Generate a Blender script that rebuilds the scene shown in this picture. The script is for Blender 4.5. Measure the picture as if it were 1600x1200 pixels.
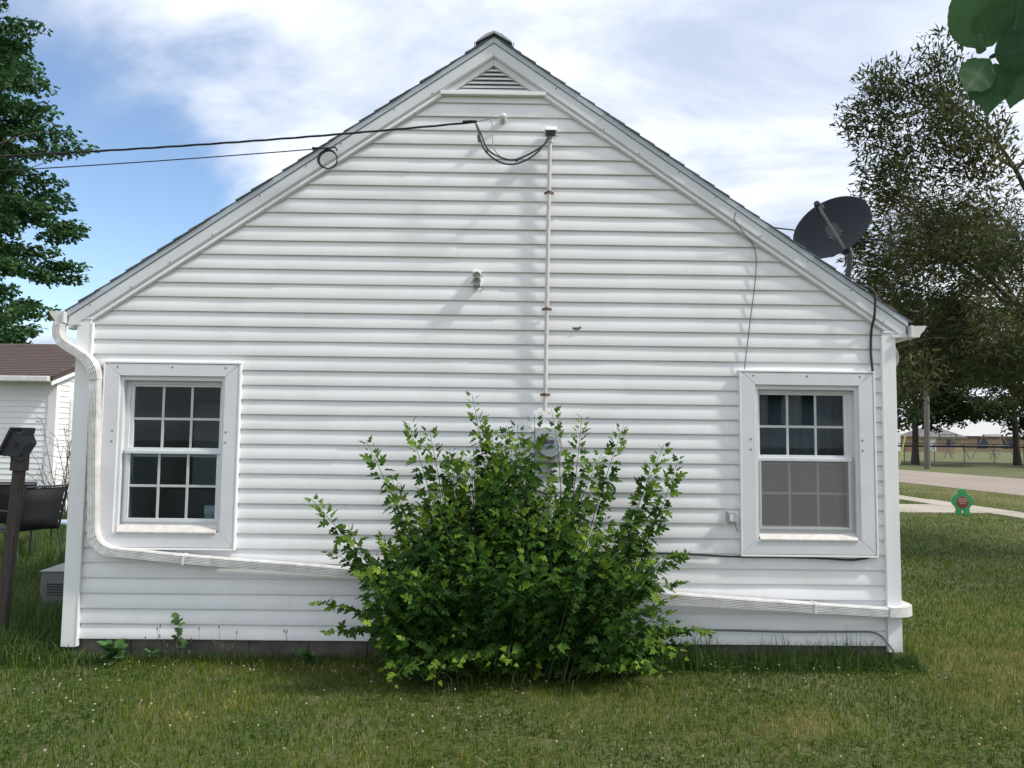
import bpy, math, random
import numpy as np
from mathutils import Matrix, Vector

for o in list(bpy.data.objects):
    bpy.data.objects.remove(o)
scn = bpy.context.scene
COL = scn.collection

# ------------------------------------------------------------------ camera
F_RATIO = 0.75                      # focal length / picture width
PITCH, YAW, ROLL = 0.0714, 0.0089, 0.01175
CAM = Vector((0.0, -5.31, 1.505))
fw = Vector((math.sin(YAW) * math.cos(PITCH), math.cos(YAW) * math.cos(PITCH), math.sin(PITCH)))
rt0 = Vector((math.cos(YAW), -math.sin(YAW), 0))
up0 = rt0.cross(fw)
rt = math.cos(ROLL) * rt0 + math.sin(ROLL) * up0
up = -math.sin(ROLL) * rt0 + math.cos(ROLL) * up0
cd = bpy.data.cameras.new('camera')
cd.sensor_width = 36.0
cd.lens = 36.0 * F_RATIO
cd.clip_start = 0.05
cd.clip_end = 3000
cam = bpy.data.objects.new('camera', cd)
COL.objects.link(cam)
cam.matrix_world = Matrix(((rt.x, up.x, -fw.x, CAM.x), (rt.y, up.y, -fw.y, CAM.y),
                           (rt.z, up.z, -fw.z, CAM.z), (0, 0, 0, 1)))
scn.camera = cam

# ------------------------------------------------------------------ sun and sky
SUN_D = Vector((-1.0, 0.25, -1.1)).normalized()          # direction the light travels
sl = bpy.data.lights.new('sun', 'SUN')
sl.energy = 2.3
sl.angle = math.radians(4.5)
sl.color = (1.0, 0.95, 0.88)
so = bpy.data.objects.new('sun', sl)
COL.objects.link(so)
so.rotation_euler = SUN_D.to_track_quat('-Z', 'Y').to_euler()
so.location = (12, -3, 14)

world = bpy.data.worlds.new('World')
scn.world = world
world.use_nodes = True
wt = world.node_tree
wt.nodes.clear()


def wn(t, **kw):
    n = wt.nodes.new(t)
    for k, v in kw.items():
        setattr(n, k, v)
    return n


def wmath(op, a, b=None, c=None):
    n = wn('ShaderNodeMath', operation=op)
    for i, v in enumerate((a, b, c)):
        if v is None:
            continue
        if isinstance(v, (int, float)):
            n.inputs[i].default_value = v
        else:
            wt.links.new(v, n.inputs[i])
    return n.outputs[0]


sky = wn('ShaderNodeTexSky', sky_type='NISHITA')
sky.sun_disc = False
sky.sun_elevation = math.radians(46.8)
sky.sun_rotation = math.radians(104)
sky.air_density = 1.0
sky.dust_density = 0.15
sky.ozone_density = 2.0
tc = wn('ShaderNodeTexCoord')
sep = wn('ShaderNodeSeparateXYZ')
wt.links.new(tc.outputs['Generated'], sep.inputs[0])
zz = wmath('ADD', wmath('MAXIMUM', sep.outputs[2], 0.0), 0.16)
px = wmath('DIVIDE', sep.outputs[0], zz)
py = wmath('DIVIDE', sep.outputs[1], zz)
cmb = wn('ShaderNodeCombineXYZ')
wt.links.new(wmath('MULTIPLY', px, 0.75), cmb.inputs[0])
wt.links.new(wmath('ADD', py, wmath('MULTIPLY', px, 0.25)), cmb.inputs[1])
cmb.inputs[2].default_value = 3.7


def wnoise(scale, detail, rough, dist=0.0):
    n = wn('ShaderNodeTexNoise')
    n.inputs['Scale'].default_value = scale
    n.inputs['Detail'].default_value = detail
    n.inputs['Roughness'].default_value = rough
    n.inputs['Distortion'].default_value = dist
    wt.links.new(cmb.outputs[0], n.inputs['Vector'])
    return n.outputs[0]


def wramp(v, a, b):
    n = wn('ShaderNodeMapRange', interpolation_type='SMOOTHSTEP')
    wt.links.new(v, n.inputs[0])
    n.inputs[1].default_value = a
    n.inputs[2].default_value = b
    return n.outputs[0]


n1 = wnoise(1.15, 7, 0.55, 0.6)
n2 = wnoise(0.42, 3, 0.5, 0.3)
# a broad clear gap in the cloud sheet low in the left of the view
gx = wmath('ADD', px, 1.26)
gy = wmath('ADD', py, -2.12)
gt_ = wmath('ADD', wmath('MULTIPLY', gx, -0.55 / 1.35), wmath('MULTIPLY', gy, 0.84 / 1.35))
gp_ = wmath('ADD', wmath('MULTIPLY', gx, 0.84 / 0.50), wmath('MULTIPLY', gy, 0.55 / 0.50))
gd = wmath('SQRT', wmath('ADD', wmath('MULTIPLY', gt_, gt_), wmath('MULTIPLY', gp_, gp_)))
gap = wramp(gd, 1.25, 0.45)
dens = wmath('SUBTRACT', wmath('ADD', n1, wmath('MULTIPLY', n2, 0.35)), wmath('MULTIPLY', gap, 0.40))
mask = wramp(dens, 0.36, 0.62)
shade = wramp(wnoise(1.5, 6, 0.6, 0.5), 0.30, 0.66)
cl = wn('ShaderNodeMix', data_type='RGBA')
wt.links.new(shade, cl.inputs[0])
cl.inputs[6].default_value = (3.1, 3.6, 4.6, 1)
cl.inputs[7].default_value = (5.9, 6.1, 6.6, 1)
mx = wn('ShaderNodeMix', data_type='RGBA')
wt.links.new(mask, mx.inputs[0])
wt.links.new(sky.outputs[0], mx.inputs[6])
wt.links.new(cl.outputs[2], mx.inputs[7])
bg = wn('ShaderNodeBackground')
bg.inputs[1].default_value = 0.12
wt.links.new(mx.outputs[2], bg.inputs[0])
wo = wn('ShaderNodeOutputWorld')
wt.links.new(bg.outputs[0], wo.inputs[0])

vs = scn.view_settings
vs.view_transform = 'Standard'
vs.look = 'None'
vs.exposure = 0.72
vs.gamma = 1.0
vs.use_curve_mapping = False
scn.render.engine = 'CYCLES'
scn.cycles.max_bounces = 6
scn.cycles.diffuse_bounces = 2
scn.cycles.glossy_bounces = 3
scn.cycles.transmission_bounces = 3
scn.cycles.transparent_max_bounces = 8

# ------------------------------------------------------------------ helpers
RNG = np.random.default_rng(11)
random.seed(5)


class MB:
    """collects shapes (world coordinates) that become ONE mesh"""

    def __init__(self):
        self.v = []
        self.f = []

    def add(self, vs_, fs_):
        b = len(self.v)
        self.v += [tuple(map(float, p)) for p in vs_]
        self.f += [tuple(b + i for i in f) for f in fs_]
        return self

    def box(self, x0, x1, y0, y1, z0, z1):
        return self.add([(x0, y0, z0), (x1, y0, z0), (x1, y1, z0), (x0, y1, z0),
                         (x0, y0, z1), (x1, y0, z1), (x1, y1, z1), (x0, y1, z1)],
                        [(0, 3, 2, 1), (4, 5, 6, 7), (0, 1, 5, 4), (1, 2, 6, 5), (2, 3, 7, 6), (3, 0, 4, 7)])

    def obox(self, c, ax, ay, az):
        """box by centre and three half-axis vectors"""
        c, ax, ay, az = map(Vector, (c, ax, ay, az))
        vs_ = [c + sx * ax + sy * ay + sz * az for sz in (-1, 1) for sx, sy in ((-1, -1), (1, -1), (1, 1), (-1, 1))]
        return self.add(vs_, [(0, 3, 2, 1), (4, 5, 6, 7), (0, 1, 5, 4), (1, 2, 6, 5), (2, 3, 7, 6), (3, 0, 4, 7)])

    def bar(self, a, b, w, d, ref=(0, 1, 0)):
        """square bar from a to b; w across, d along ref"""
        a, b, ref = Vector(a), Vector(b), Vector(ref)
        t = (b - a).normalized()
        s = t.cross(ref).normalized()
        n = s.cross(t).normalized()
        return self.obox((a + b) / 2, s * w / 2, n * d / 2, (b - a) / 2)

    def prism(self, poly, y0, y1, axis='y'):
        """extrude a polygon given in the two other axes"""
        n = len(poly)

        def P(p, y):
            if axis == 'y':
                return (p[0], y, p[1])
            if axis == 'x':
                return (y, p[0], p[1])
            return (p[0], p[1], y)
        vs_ = [P(p, y0) for p in poly] + [P(p, y1) for p in poly]
        fs_ = [tuple(range(n)), tuple(reversed(range(n, 2 * n)))]
        fs_ += [(i, n + i, n + (i + 1) % n, (i + 1) % n) for i in range(n)]
        return self.add(vs_, fs_)

    def sweep(self, path, prof, ref, close=True):
        """profile (a along ref, b across) swept on a path"""
        path = [Vector(p) for p in path]
        ref = Vector(ref).normalized()
        n = len(prof)
        vs_, fs_ = [], []
        for i, p in enumerate(path):
            t = (path[min(i + 1, len(path) - 1)] - path[max(i - 1, 0)]).normalized()
            b = t.cross(ref).normalized()
            a = b.cross(t).normalized()
            vs_ += [p + a * q[0] + b * q[1] for q in prof]
        for i in range(len(path) - 1):
            for j in range(n):
                k = (j + 1) % n
                fs_.append((i * n + j, i * n + k, (i + 1) * n + k, (i + 1) * n + j))
        if close:
            fs_.append(tuple(range(n - 1, -1, -1)))
            fs_.append(tuple((len(path) - 1) * n + j for j in range(n)))
        return self.add(vs_, fs_)

    def tube(self, path, r, sides=6):
        path = [Vector(p) for p in path]
        rs = r if isinstance(r, (list, tuple, np.ndarray)) else [r] * len(path)
        d = (path[-1] - path[0])
        ref = Vector((0, 0, 1)) if abs(d.normalized().z) < 0.8 else Vector((0.31, 0.95, 0))
        vs_, fs_ = [], []
        n = sides
        for i, p in enumerate(path):
            t = (path[min(i + 1, len(path) - 1)] - path[max(i - 1, 0)])
            t = t.normalized() if t.length > 1e-9 else Vector((0, 0, 1))
            b = t.cross(ref)
            if b.length < 1e-3:
                b = t.cross(Vector((1, 0.2, 0)))
            b.normalize()
            a = b.cross(t).normalized()
            for j in range(n):
                w = 2 * math.pi * j / n
                vs_.append(p + (a * math.cos(w) + b * math.sin(w)) * rs[i])
        for i in range(len(path) - 1):
            for j in range(n):
                k = (j + 1) % n
                fs_.append((i * n + j, i * n + k, (i + 1) * n + k, (i + 1) * n + j))
        fs_.append(tuple(range(n - 1, -1, -1)))
        fs_.append(tuple((len(path) - 1) * n + j for j in range(n)))
        return self.add(vs_, fs_)

    def lathe(self, c, axis, prof, n=20):
        """prof = [(distance along axis, radius)]"""
        c, axis = Vector(c), Vector(axis).normalized()
        ref = Vector((0, 0, 1)) if abs(axis.z) < 0.8 else Vector((1, 0, 0))
        u = axis.cross(ref).normalized()
        v = u.cross(axis)
        vs_, fs_ = [], []
        for h, r in prof:
            for j in range(n):
                w = 2 * math.pi * j / n
                vs_.append(c + axis * h + (u * math.cos(w) + v * math.sin(w)) * r)
        for i in range(len(prof) - 1):
            for j in range(n):
                k = (j + 1) % n
                fs_.append((i * n + j, i * n + k, (i + 1) * n + k, (i + 1) * n + j))
        fs_.append(tuple(range(n - 1, -1, -1)))
        fs_.append(tuple((len(prof) - 1) * n + j for j in range(n)))
        return self.add(vs_, fs_)

    def build(self, name, mat, parent=None, loc=None, smooth=False, bevel=0.0):
        off = Vector(loc) if loc is not None else Vector((0, 0, 0))
        p = parent
        while p is not None:
            off = off + p.location
            p = p.parent
        me = bpy.data.meshes.new(name)
        me.from_pydata([(a - off.x, b - off.y, c - off.z) for a, b, c in self.v], [], self.f)
        me.materials.append(mat)
        if smooth:
            me.polygons.foreach_set('use_smooth', [True] * len(me.polygons))
        me.update()
        o = bpy.data.objects.new(name, me)
        COL.objects.link(o)
        if loc is not None:
            o.location = loc
        if parent is not None:
            o.parent = parent
        if bevel:
            m = o.modifiers.new('bevel', 'BEVEL')
            m.width = bevel
            m.segments = 2
            m.limit_method = 'ANGLE'
        if smooth:
            m = o.modifiers.new('split', 'EDGE_SPLIT')
            m.split_angle = math.radians(40)
        return o


def tag(o, label=None, cat=None, group=None, kind=None):
    if label:
        o['label'] = label
    if cat:
        o['category'] = cat
    if group:
        o['group'] = group
    if kind:
        o['kind'] = kind
    return o


def empty(name, loc, label, cat, group=None):
    o = bpy.data.objects.new(name, None)
    COL.objects.link(o)
    o.location = loc
    o.empty_display_size = 0.1
    return tag(o, label, cat, group)


def arr_mesh(name, V, T, mat, tint=None, parent=None, loc=None):
    """numpy triangles -> one mesh object, with a per-point 'tint' value"""
    off = np.zeros(3)
    if loc is not None:
        off += np.array(loc)
    p = parent
    while p is not None:
        off += np.array(p.location)
        p = p.parent
    V = np.asarray(V, np.float32) - off.astype(np.float32)
    T = np.asarray(T, np.int32)
    me = bpy.data.meshes.new(name)
    me.vertices.add(len(V))
    me.vertices.foreach_set('co', V.ravel())
    me.loops.add(T.size)
    me.loops.foreach_set('vertex_index', T.ravel())
    me.polygons.add(len(T))
    me.polygons.foreach_set('loop_start', np.arange(0, T.size, 3, dtype=np.int32))
    me.update(calc_edges=True)
    if tint is not None:
        at = me.attributes.new('tint', 'FLOAT', 'POINT')
        at.data.foreach_set('value', np.asarray(tint, np.float32))
    me.materials.append(mat)
    o = bpy.data.objects.new(name, me)
    COL.objects.link(o)
    if loc is not None:
        o.location = loc
    if parent is not None:
        o.parent = parent
    return o


def norm(a):
    return a / np.maximum(np.linalg.norm(a, axis=-1, keepdims=True), 1e-9)


def frames(axis, nrm):
    """rows: side, axis, normal for many leaves"""
    a = norm(axis)
    s = norm(np.cross(a, nrm))
    n = np.cross(s, a)
    return np.stack([s, a, n], axis=1)


def scatter(tv, tf, pos, R, size, tint):
    """copies of a template (nv,3) to arrays; R rows = side, axis, normal"""
    N, nv = len(pos), len(tv)
    V = np.einsum('vk,nkj->nvj', tv, R) * np.asarray(size).reshape(-1, 1, 1) + pos[:, None, :]
    T = (np.asarray(tf)[None] + (np.arange(N) * nv)[:, None, None]).reshape(-1, 3)
    return V.reshape(-1, 3), T, np.repeat(tint, nv)


# ------------------------------------------------------------------ materials
def new_mat(name):
    m = bpy.data.materials.new(name)
    m.use_nodes = True
    nt = m.node_tree
    b = nt.nodes['Principled BSDF']
    return m, nt, b


def plain(name, col, rough=0.6, metal=0.0, var=0.12, scale=6.0, bump=0.0, bscale=60.0, stretch=(1, 1, 1), spec=0.5, col2=None, detail=5):
    m, nt, b = new_mat(name)
    t = nt.nodes.new('ShaderNodeTexCoord')
    mp = nt.nodes.new('ShaderNodeMapping')
    mp.inputs['Scale'].default_value = stretch
    nt.links.new(t.outputs['Object'], mp.inputs[0])
    n = nt.nodes.new('ShaderNodeTexNoise')
    n.inputs['Scale'].default_value = scale
    n.inputs['Detail'].default_value = detail
    n.inputs['Roughness'].default_value = 0.6
    nt.links.new(mp.outputs[0], n.inputs['Vector'])
    mr = nt.nodes.new('ShaderNodeMapRange')
    mr.inputs[1].default_value = 0.3
    mr.inputs[2].default_value = 0.7
    nt.links.new(n.outputs[0], mr.inputs[0])
    mx_ = nt.nodes.new('ShaderNodeMix')
    mx_.data_type = 'RGBA'
    c2 = col2 if col2 else tuple(c * (1 - 2 * var) for c in col)
    mx_.inputs[6].default_value = (*c2, 1)
    mx_.inputs[7].default_value = (*col, 1)
    nt.links.new(mr.outputs[0], mx_.inputs[0])
    nt.links.new(mx_.outputs[2], b.inputs['Base Color'])
    b.inputs['Roughness'].default_value = rough
    b.inputs['Metallic'].default_value = metal
    b.inputs['Specular IOR Level'].default_value = spec
    if bump:
        n2_ = nt.nodes.new('ShaderNodeTexNoise')
        n2_.inputs['Scale'].default_value = bscale
        n2_.inputs['Detail'].default_value = 4
        nt.links.new(mp.outputs[0], n2_.inputs['Vector'])
        bp = nt.nodes.new('ShaderNodeBump')
        bp.inputs['Strength'].default_value = bump
        bp.inputs['Distance'].default_value = 0.01
        nt.links.new(n2_.outputs[0], bp.inputs['Height'])
        nt.links.new(bp.outputs[0], b.inputs['Normal'])
    return m


def foliage(name, dark, light, trans=0.35, rough=0.55, use_random=False, spec=0.12):
    m, nt, b = new_mat(name)
    out = nt.nodes['Material Output']
    at = nt.nodes.new('ShaderNodeAttribute')
    at.attribute_name = 'tint'
    fac = at.outputs['Fac']
    if use_random:
        oi = nt.nodes.new('ShaderNodeObjectInfo')
        fac = oi.outputs['Random']
    mx_ = nt.nodes.new('ShaderNodeMix')
    mx_.data_type = 'RGBA'
    mx_.inputs[6].default_value = (*dark, 1)
    mx_.inputs[7].default_value = (*light, 1)
    nt.links.new(fac, mx_.inputs[0])
    nt.links.new(mx_.outputs[2], b.inputs['Base Color'])
    b.inputs['Roughness'].default_value = rough
    b.inputs['Specular IOR Level'].default_value = spec
    tr = nt.nodes.new('ShaderNodeBsdfTranslucent')
    nt.links.new(mx_.outputs[2], tr.inputs['Color'])
    ms = nt.nodes.new('ShaderNodeMixShader')
    ms.inputs[0].default_value = trans
    nt.links.new(b.outputs[0], ms.inputs[1])
    nt.links.new(tr.outputs[0], ms.inputs[2])
    nt.links.new(ms.outputs[0], out.inputs['Surface'])
    return m


def ramp_foliage(name, stops, trans=0.3, rough=0.65):
    m = foliage(name, (0, 0, 0), (1, 1, 1), trans, rough)
    nt = m.node_tree
    at = [n for n in nt.nodes if n.type == 'ATTRIBUTE'][0]
    mx_ = [n for n in nt.nodes if n.type == 'MIX'][0]
    r = nt.nodes.new('ShaderNodeValToRGB')
    e = r.color_ramp.elements
    e[0].position, e[0].color = stops[0][0], (*stops[0][1], 1)
    e[1].position, e[1].color = stops[-1][0], (*stops[-1][1], 1)
    for p, c in stops[1:-1]:
        k = e.new(p)
        k.color = (*c, 1)
    nt.links.new(at.outputs['Fac'], r.inputs[0])
    for l in list(mx_.outputs[2].links):
        nt.links.new(r.outputs[0], l.to_socket)
    return m


def glass_mat(name, tint=(0.62, 0.74, 0.80), refl=0.75):
    m, nt, b = new_mat(name)
    nt.nodes.remove(b)
    out = nt.nodes['Material Output']
    t = nt.nodes.new('ShaderNodeBsdfTransparent')
    t.inputs[0].default_value = (*tint, 1)
    g = nt.nodes.new('ShaderNodeBsdfGlossy')
    g.inputs['Roughness'].default_value = 0.02
    f = nt.nodes.new('ShaderNodeFresnel')
    f.inputs[0].default_value = 1.5
    mm = nt.nodes.new('ShaderNodeMath')
    mm.operation = 'MULTIPLY'
    mm.inputs[1].default_value = refl
    nt.links.new(f.outputs[0], mm.inputs[0])
    ms = nt.nodes.new('ShaderNodeMixShader')
    nt.links.new(mm.outputs[0], ms.inputs[0])
    nt.links.new(t.outputs[0], ms.inputs[1])
    nt.links.new(g.outputs[0], ms.inputs[2])
    nt.links.new(ms.outputs[0], out.inputs['Surface'])
    return m


def screen_mat():
    m, nt, b = new_mat('insect_screen')
    out = nt.nodes['Material Output']
    b.inputs['Base Color'].default_value = (0.27, 0.265, 0.25, 1)
    b.inputs['Roughness'].default_value = 0.7
    t = nt.nodes.new('ShaderNodeBsdfTransparent')
    ms = nt.nodes.new('ShaderNodeMixShader')
    ms.inputs[0].default_value = 0.38
    nt.links.new(t.outputs[0], ms.inputs[1])
    nt.links.new(b.outputs[0], ms.inputs[2])
    nt.links.new(ms.outputs[0], out.inputs['Surface'])
    return m


M = {}
M['vinyl'] = plain('white_vinyl', (0.88, 0.88, 0.88), 0.42, var=0.03, scale=2.6, bump=0.05, bscale=30, stretch=(1.1, 1, 0.4), col2=(0.795, 0.80, 0.785), detail=7)
M['vinyl2'] = plain('white_vinyl_warm', (0.87, 0.87, 0.865), 0.42, var=0.03, scale=3.4, bump=0.05, bscale=30, stretch=(0.9, 1, 0.5), col2=(0.79, 0.79, 0.77), detail=7)
M['metal_white'] = plain('white_coated_metal', (0.74, 0.75, 0.76), 0.38, var=0.04, scale=5, stretch=(1, 1, 1))
M['fascia'] = plain('fascia_metal', (0.74, 0.75, 0.76), 0.4, var=0.05, scale=4)
M['drip'] = plain('drip_edge_metal', (0.50, 0.55, 0.60), 0.4, var=0.06, scale=5)
M['gutter'] = plain('gutter_metal', (0.76, 0.76, 0.75), 0.36, var=0.06, scale=9, col2=(0.62, 0.60, 0.56))
M['downspout'] = plain('weathered_downspout', (0.74, 0.74, 0.73), 0.4, var=0.1, scale=14, col2=(0.50, 0.49, 0.46), bump=0.15, bscale=120, detail=8)
M['shingle'] = plain('roof_shingle', (0.17, 0.18, 0.20), 0.9, var=0.2, scale=18, bump=0.6, bscale=300)
M['shingle_brown'] = plain('brown_shingle', (0.115, 0.078, 0.066), 0.9, var=0.22, scale=5, bump=0.5, bscale=150, stretch=(1, 5, 5), col2=(0.055, 0.04, 0.036))
M['concrete'] = plain('foundation_concrete', (0.155, 0.140, 0.118), 0.9, var=0.28, scale=7, bump=0.5, bscale=60)
M['pale_concrete'] = plain('sidewalk_concrete', (0.42, 0.375, 0.30), 0.9, var=0.12, scale=1.2, bump=0.3, bscale=50)
M['asphalt'] = plain('worn_road', (0.30, 0.25, 0.20), 0.95, var=0.10, scale=0.8, bump=0.3, bscale=80, stretch=(1, 0.25, 1))
M['sash'] = plain('window_vinyl', (0.72, 0.74, 0.75), 0.4, var=0.05, scale=8)
M['muntin'] = plain('muntin_grey', (0.55, 0.57, 0.57), 0.4, var=0.05, scale=8)
M['sill'] = plain('dirty_sill', (0.68, 0.67, 0.64), 0.6, var=0.15, scale=16, col2=(0.52, 0.49, 0.44), detail=8)
M['screw'] = plain('dull_screw', (0.30, 0.29, 0.28), 0.5, 0.5)
M['glass'] = glass_mat('window_glass')
M['screen'] = screen_mat()
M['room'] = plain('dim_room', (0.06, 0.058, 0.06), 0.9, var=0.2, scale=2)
M['curtain'] = plain('grey_curtain', (0.17, 0.20, 0.20), 0.9, var=0.12, scale=4, stretch=(6, 1, 0.5))
M['curtain_warm'] = plain('taupe_curtain', (0.40, 0.36, 0.34), 0.9, var=0.1, scale=4, stretch=(6, 1, 0.5))
M['paper'] = plain('white_paper', (0.75, 0.74, 0.70), 0.8, var=0.05)
M['black'] = plain('black_cable', (0.022, 0.023, 0.027), 0.5, var=0.1)
M['cable_grey'] = plain('grey_cable', (0.16, 0.165, 0.175), 0.5, var=0.1)
M['bare_wire'] = plain('bare_wire', (0.33, 0.33, 0.34), 0.45, 0.4)
M['rust'] = plain('rusty_clamp', (0.23, 0.12, 0.08), 0.8, 0.1, var=0.25, scale=60)
M['conduit'] = plain('painted_conduit', (0.66, 0.66, 0.64), 0.45, var=0.08, scale=10, col2=(0.52, 0.49, 0.44))
M['porcelain'] = plain('porcelain', (0.72, 0.72, 0.70), 0.25, var=0.05)
M['meter_box'] = plain('meter_box_grey', (0.47, 0.49, 0.48), 0.5, 0.2, var=0.08, scale=9)
M['meter_face'] = plain('meter_face', (0.42, 0.47, 0.50), 0.4, var=0.1)
M['meter_plate'] = plain('meter_plate', (0.22, 0.30, 0.48), 0.4, var=0.1)
M['meter_glass'] = glass_mat('meter_glass', (0.93, 0.95, 0.96), 1.6)
M['dark_metal'] = plain('dark_metal', (0.05, 0.052, 0.058), 0.5, 0.5, var=0.1)
M['dish'] = plain('satellite_dish_grey', (0.010, 0.017, 0.022), 0.55, 0.0, var=0.08, scale=3, spec=0.25)
M['dish_metal'] = plain('galvanised', (0.20, 0.21, 0.22), 0.45, 0.6, var=0.1)
M['feather'] = plain('brown_feather', (0.18, 0.14, 0.13), 0.9, var=0.2, scale=30)
M['bark'] = plain('bark', (0.075, 0.062, 0.05), 0.95, var=0.25, scale=8, bump=0.8, bscale=20, stretch=(3, 3, 0.6))
M['twig'] = plain('twig', (0.10, 0.085, 0.05), 0.85, var=0.2, scale=20)
M['green_stem'] = plain('green_stem', (0.060, 0.080, 0.030), 0.7, var=0.2, scale=20)
M['old_wood'] = plain('weathered_wood', (0.085, 0.072, 0.062), 0.9, var=0.25, scale=9, bump=0.5, bscale=40, stretch=(6, 6, 0.6))
M['bird_dark'] = plain('dark_painted_wood', (0.045, 0.050, 0.058), 0.7, var=0.2, scale=8)
M['sling'] = plain('black_sling_fabric', (0.016, 0.018, 0.021), 0.8, var=0.15, scale=40)
M['blue_plastic'] = plain('pale_blue_plastic', (0.42, 0.55, 0.66), 0.4, var=0.08)
M['utility_grey'] = plain('utility_grey', (0.30, 0.31, 0.30), 0.6, 0.2, var=0.12, scale=6)
M['pole'] = plain('grey_pole_wood', (0.17, 0.15, 0.13), 0.9, var=0.15, scale=6, stretch=(5, 5, 0.4))
M['yellow'] = plain('yellow_plastic', (0.50, 0.46, 0.12), 0.5, var=0.08)
M['tan_brick'] = plain('tan_brick', (0.40, 0.29, 0.18), 0.9, var=0.1, scale=1.2)
M['pale_roof'] = plain('pale_metal_roof', (0.50, 0.49, 0.47), 0.6, var=0.05, scale=0.5)
M['grey_roof'] = plain('grey_roof', (0.17, 0.165, 0.16), 0.9, var=0.1, scale=1)
M['fence_dark'] = plain('dark_fence', (0.035, 0.035, 0.055), 0.5, 0.3)
M['fence_grey'] = plain('fence_post', (0.16, 0.17, 0.16), 0.5, 0.4)
M['playground'] = plain('playground_steel', (0.20, 0.19, 0.20), 0.5, 0.4)
M['sign_green'] = plain('green_plastic', (0.06, 0.40, 0.13), 0.4, var=0.06)
M['sign_red'] = plain('sign_red', (0.28, 0.045, 0.04), 0.5, var=0.05)
M['sign_pale'] = plain('sign_pale', (0.72, 0.46, 0.42), 0.5, var=0.05)
M['clover'] = plain('clover_flower', (0.44, 0.40, 0.29), 0.8, var=0.1, scale=80)
M['seed'] = plain('seed_head', (0.16, 0.12, 0.075), 0.9, var=0.2, scale=60)
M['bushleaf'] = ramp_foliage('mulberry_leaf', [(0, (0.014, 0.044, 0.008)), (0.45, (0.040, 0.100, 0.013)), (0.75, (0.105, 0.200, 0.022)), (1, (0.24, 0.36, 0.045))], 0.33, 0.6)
M['bushleaf_one'] = foliage('mulberry_leaf_tip', (0.036, 0.090, 0.016), (0.135, 0.235, 0.034), 0.33, 0.6, use_random=True)
M['bigleaf'] = foliage('broad_leaf', (0.036, 0.095, 0.040), (0.072, 0.155, 0.062), 0.38, 0.5, use_random=True, spec=0.15)
M['shadeleaf'] = foliage('shade_tree_leaf', (0.025, 0.06, 0.025), (0.05, 0.10, 0.035), 0.3, 0.5)
M['mapleleaf'] = ramp_foliage('maple_leaf', [(0, (0.030, 0.085, 0.034)), (0.6, (0.055, 0.130, 0.044)), (1, (0.105, 0.175, 0.045))], 0.28, 0.5)
M['lanceleaf'] = ramp_foliage('narrow_leaf', [(0, (0.046, 0.070, 0.026)), (0.6, (0.086, 0.102, 0.036)), (1, (0.165, 0.145, 0.055))], 0.3, 0.5)
M['farleaf'] = ramp_foliage('far_tree_leaf', [(0, (0.018, 0.040, 0.016)), (0.6, (0.036, 0.062, 0.020)), (1, (0.075, 0.092, 0.026))], 0.25, 0.6)
M['grass'] = ramp_foliage('lawn_grass', [(0, (0.026, 0.078, 0.006)), (0.35, (0.070, 0.142, 0.010)), (0.70, (0.128, 0.178, 0.018)), (0.90, (0.23, 0.21, 0.050)), (1, (0.38, 0.33, 0.13))], 0.3, 0.6)
M['tallgrass'] = ramp_foliage('tall_grass', [(0, (0.035, 0.075, 0.018)), (0.6, (0.075, 0.130, 0.030)), (1, (0.15, 0.19, 0.06))], 0.3, 0.55)
M['weed'] = ramp_foliage('weed_leaf', [(0, (0.045, 0.11, 0.028)), (1, (0.11, 0.21, 0.07))], 0.3, 0.5)


def ground_mat():
    m, nt, b = new_mat('lawn_ground')
    t = nt.nodes.new('ShaderNodeTexCoord')

    def noise(scale, det):
        n = nt.nodes.new('ShaderNodeTexNoise')
        n.inputs['Scale'].default_value = scale
        n.inputs['Detail'].default_value = det
        n.inputs['Roughness'].default_value = 0.65
        nt.links.new(t.outputs['Object'], n.inputs['Vector'])
        return n.outputs[0]
    r = nt.nodes.new('ShaderNodeValToRGB')
    e = r.color_ramp.elements
    e[0].position, e[0].color = 0.36, (0.060, 0.075, 0.020, 1)
    e[1].position, e[1].color = 0.72, (0.20, 0.165, 0.075, 1)
    k = e.new(0.55)
    k.color = (0.105, 0.112, 0.036, 1)
    mm = nt.nodes.new('ShaderNodeMath')
    mm.operation = 'MULTIPLY_ADD'
    mm.inputs[1].default_value = 0.5
    hm = nt.nodes.new('ShaderNodeMath')
    hm.operation = 'MULTIPLY'
    hm.inputs[1].default_value = 0.5
    nt.links.new(noise(0.35, 6), hm.inputs[0])
    nt.links.new(noise(22, 8), mm.inputs[0])
    nt.links.new(hm.outputs[0], mm.inputs[2])
    nt.links.new(mm.outputs[0], r.inputs[0])
    nt.links.new(r.outputs[0], b.inputs['Base Color'])
    b.inputs['Roughness'].default_value = 0.95
    bp = nt.nodes.new('ShaderNodeBump')
    bp.inputs['Strength'].default_value = 0.6
    bp.inputs['Distance'].default_value = 0.03
    nt.links.new(noise(40, 6), bp.inputs['Height'])
    nt.links.new(bp.outputs[0], b.inputs['Normal'])
    return m


M['ground'] = ground_mat()

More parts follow.
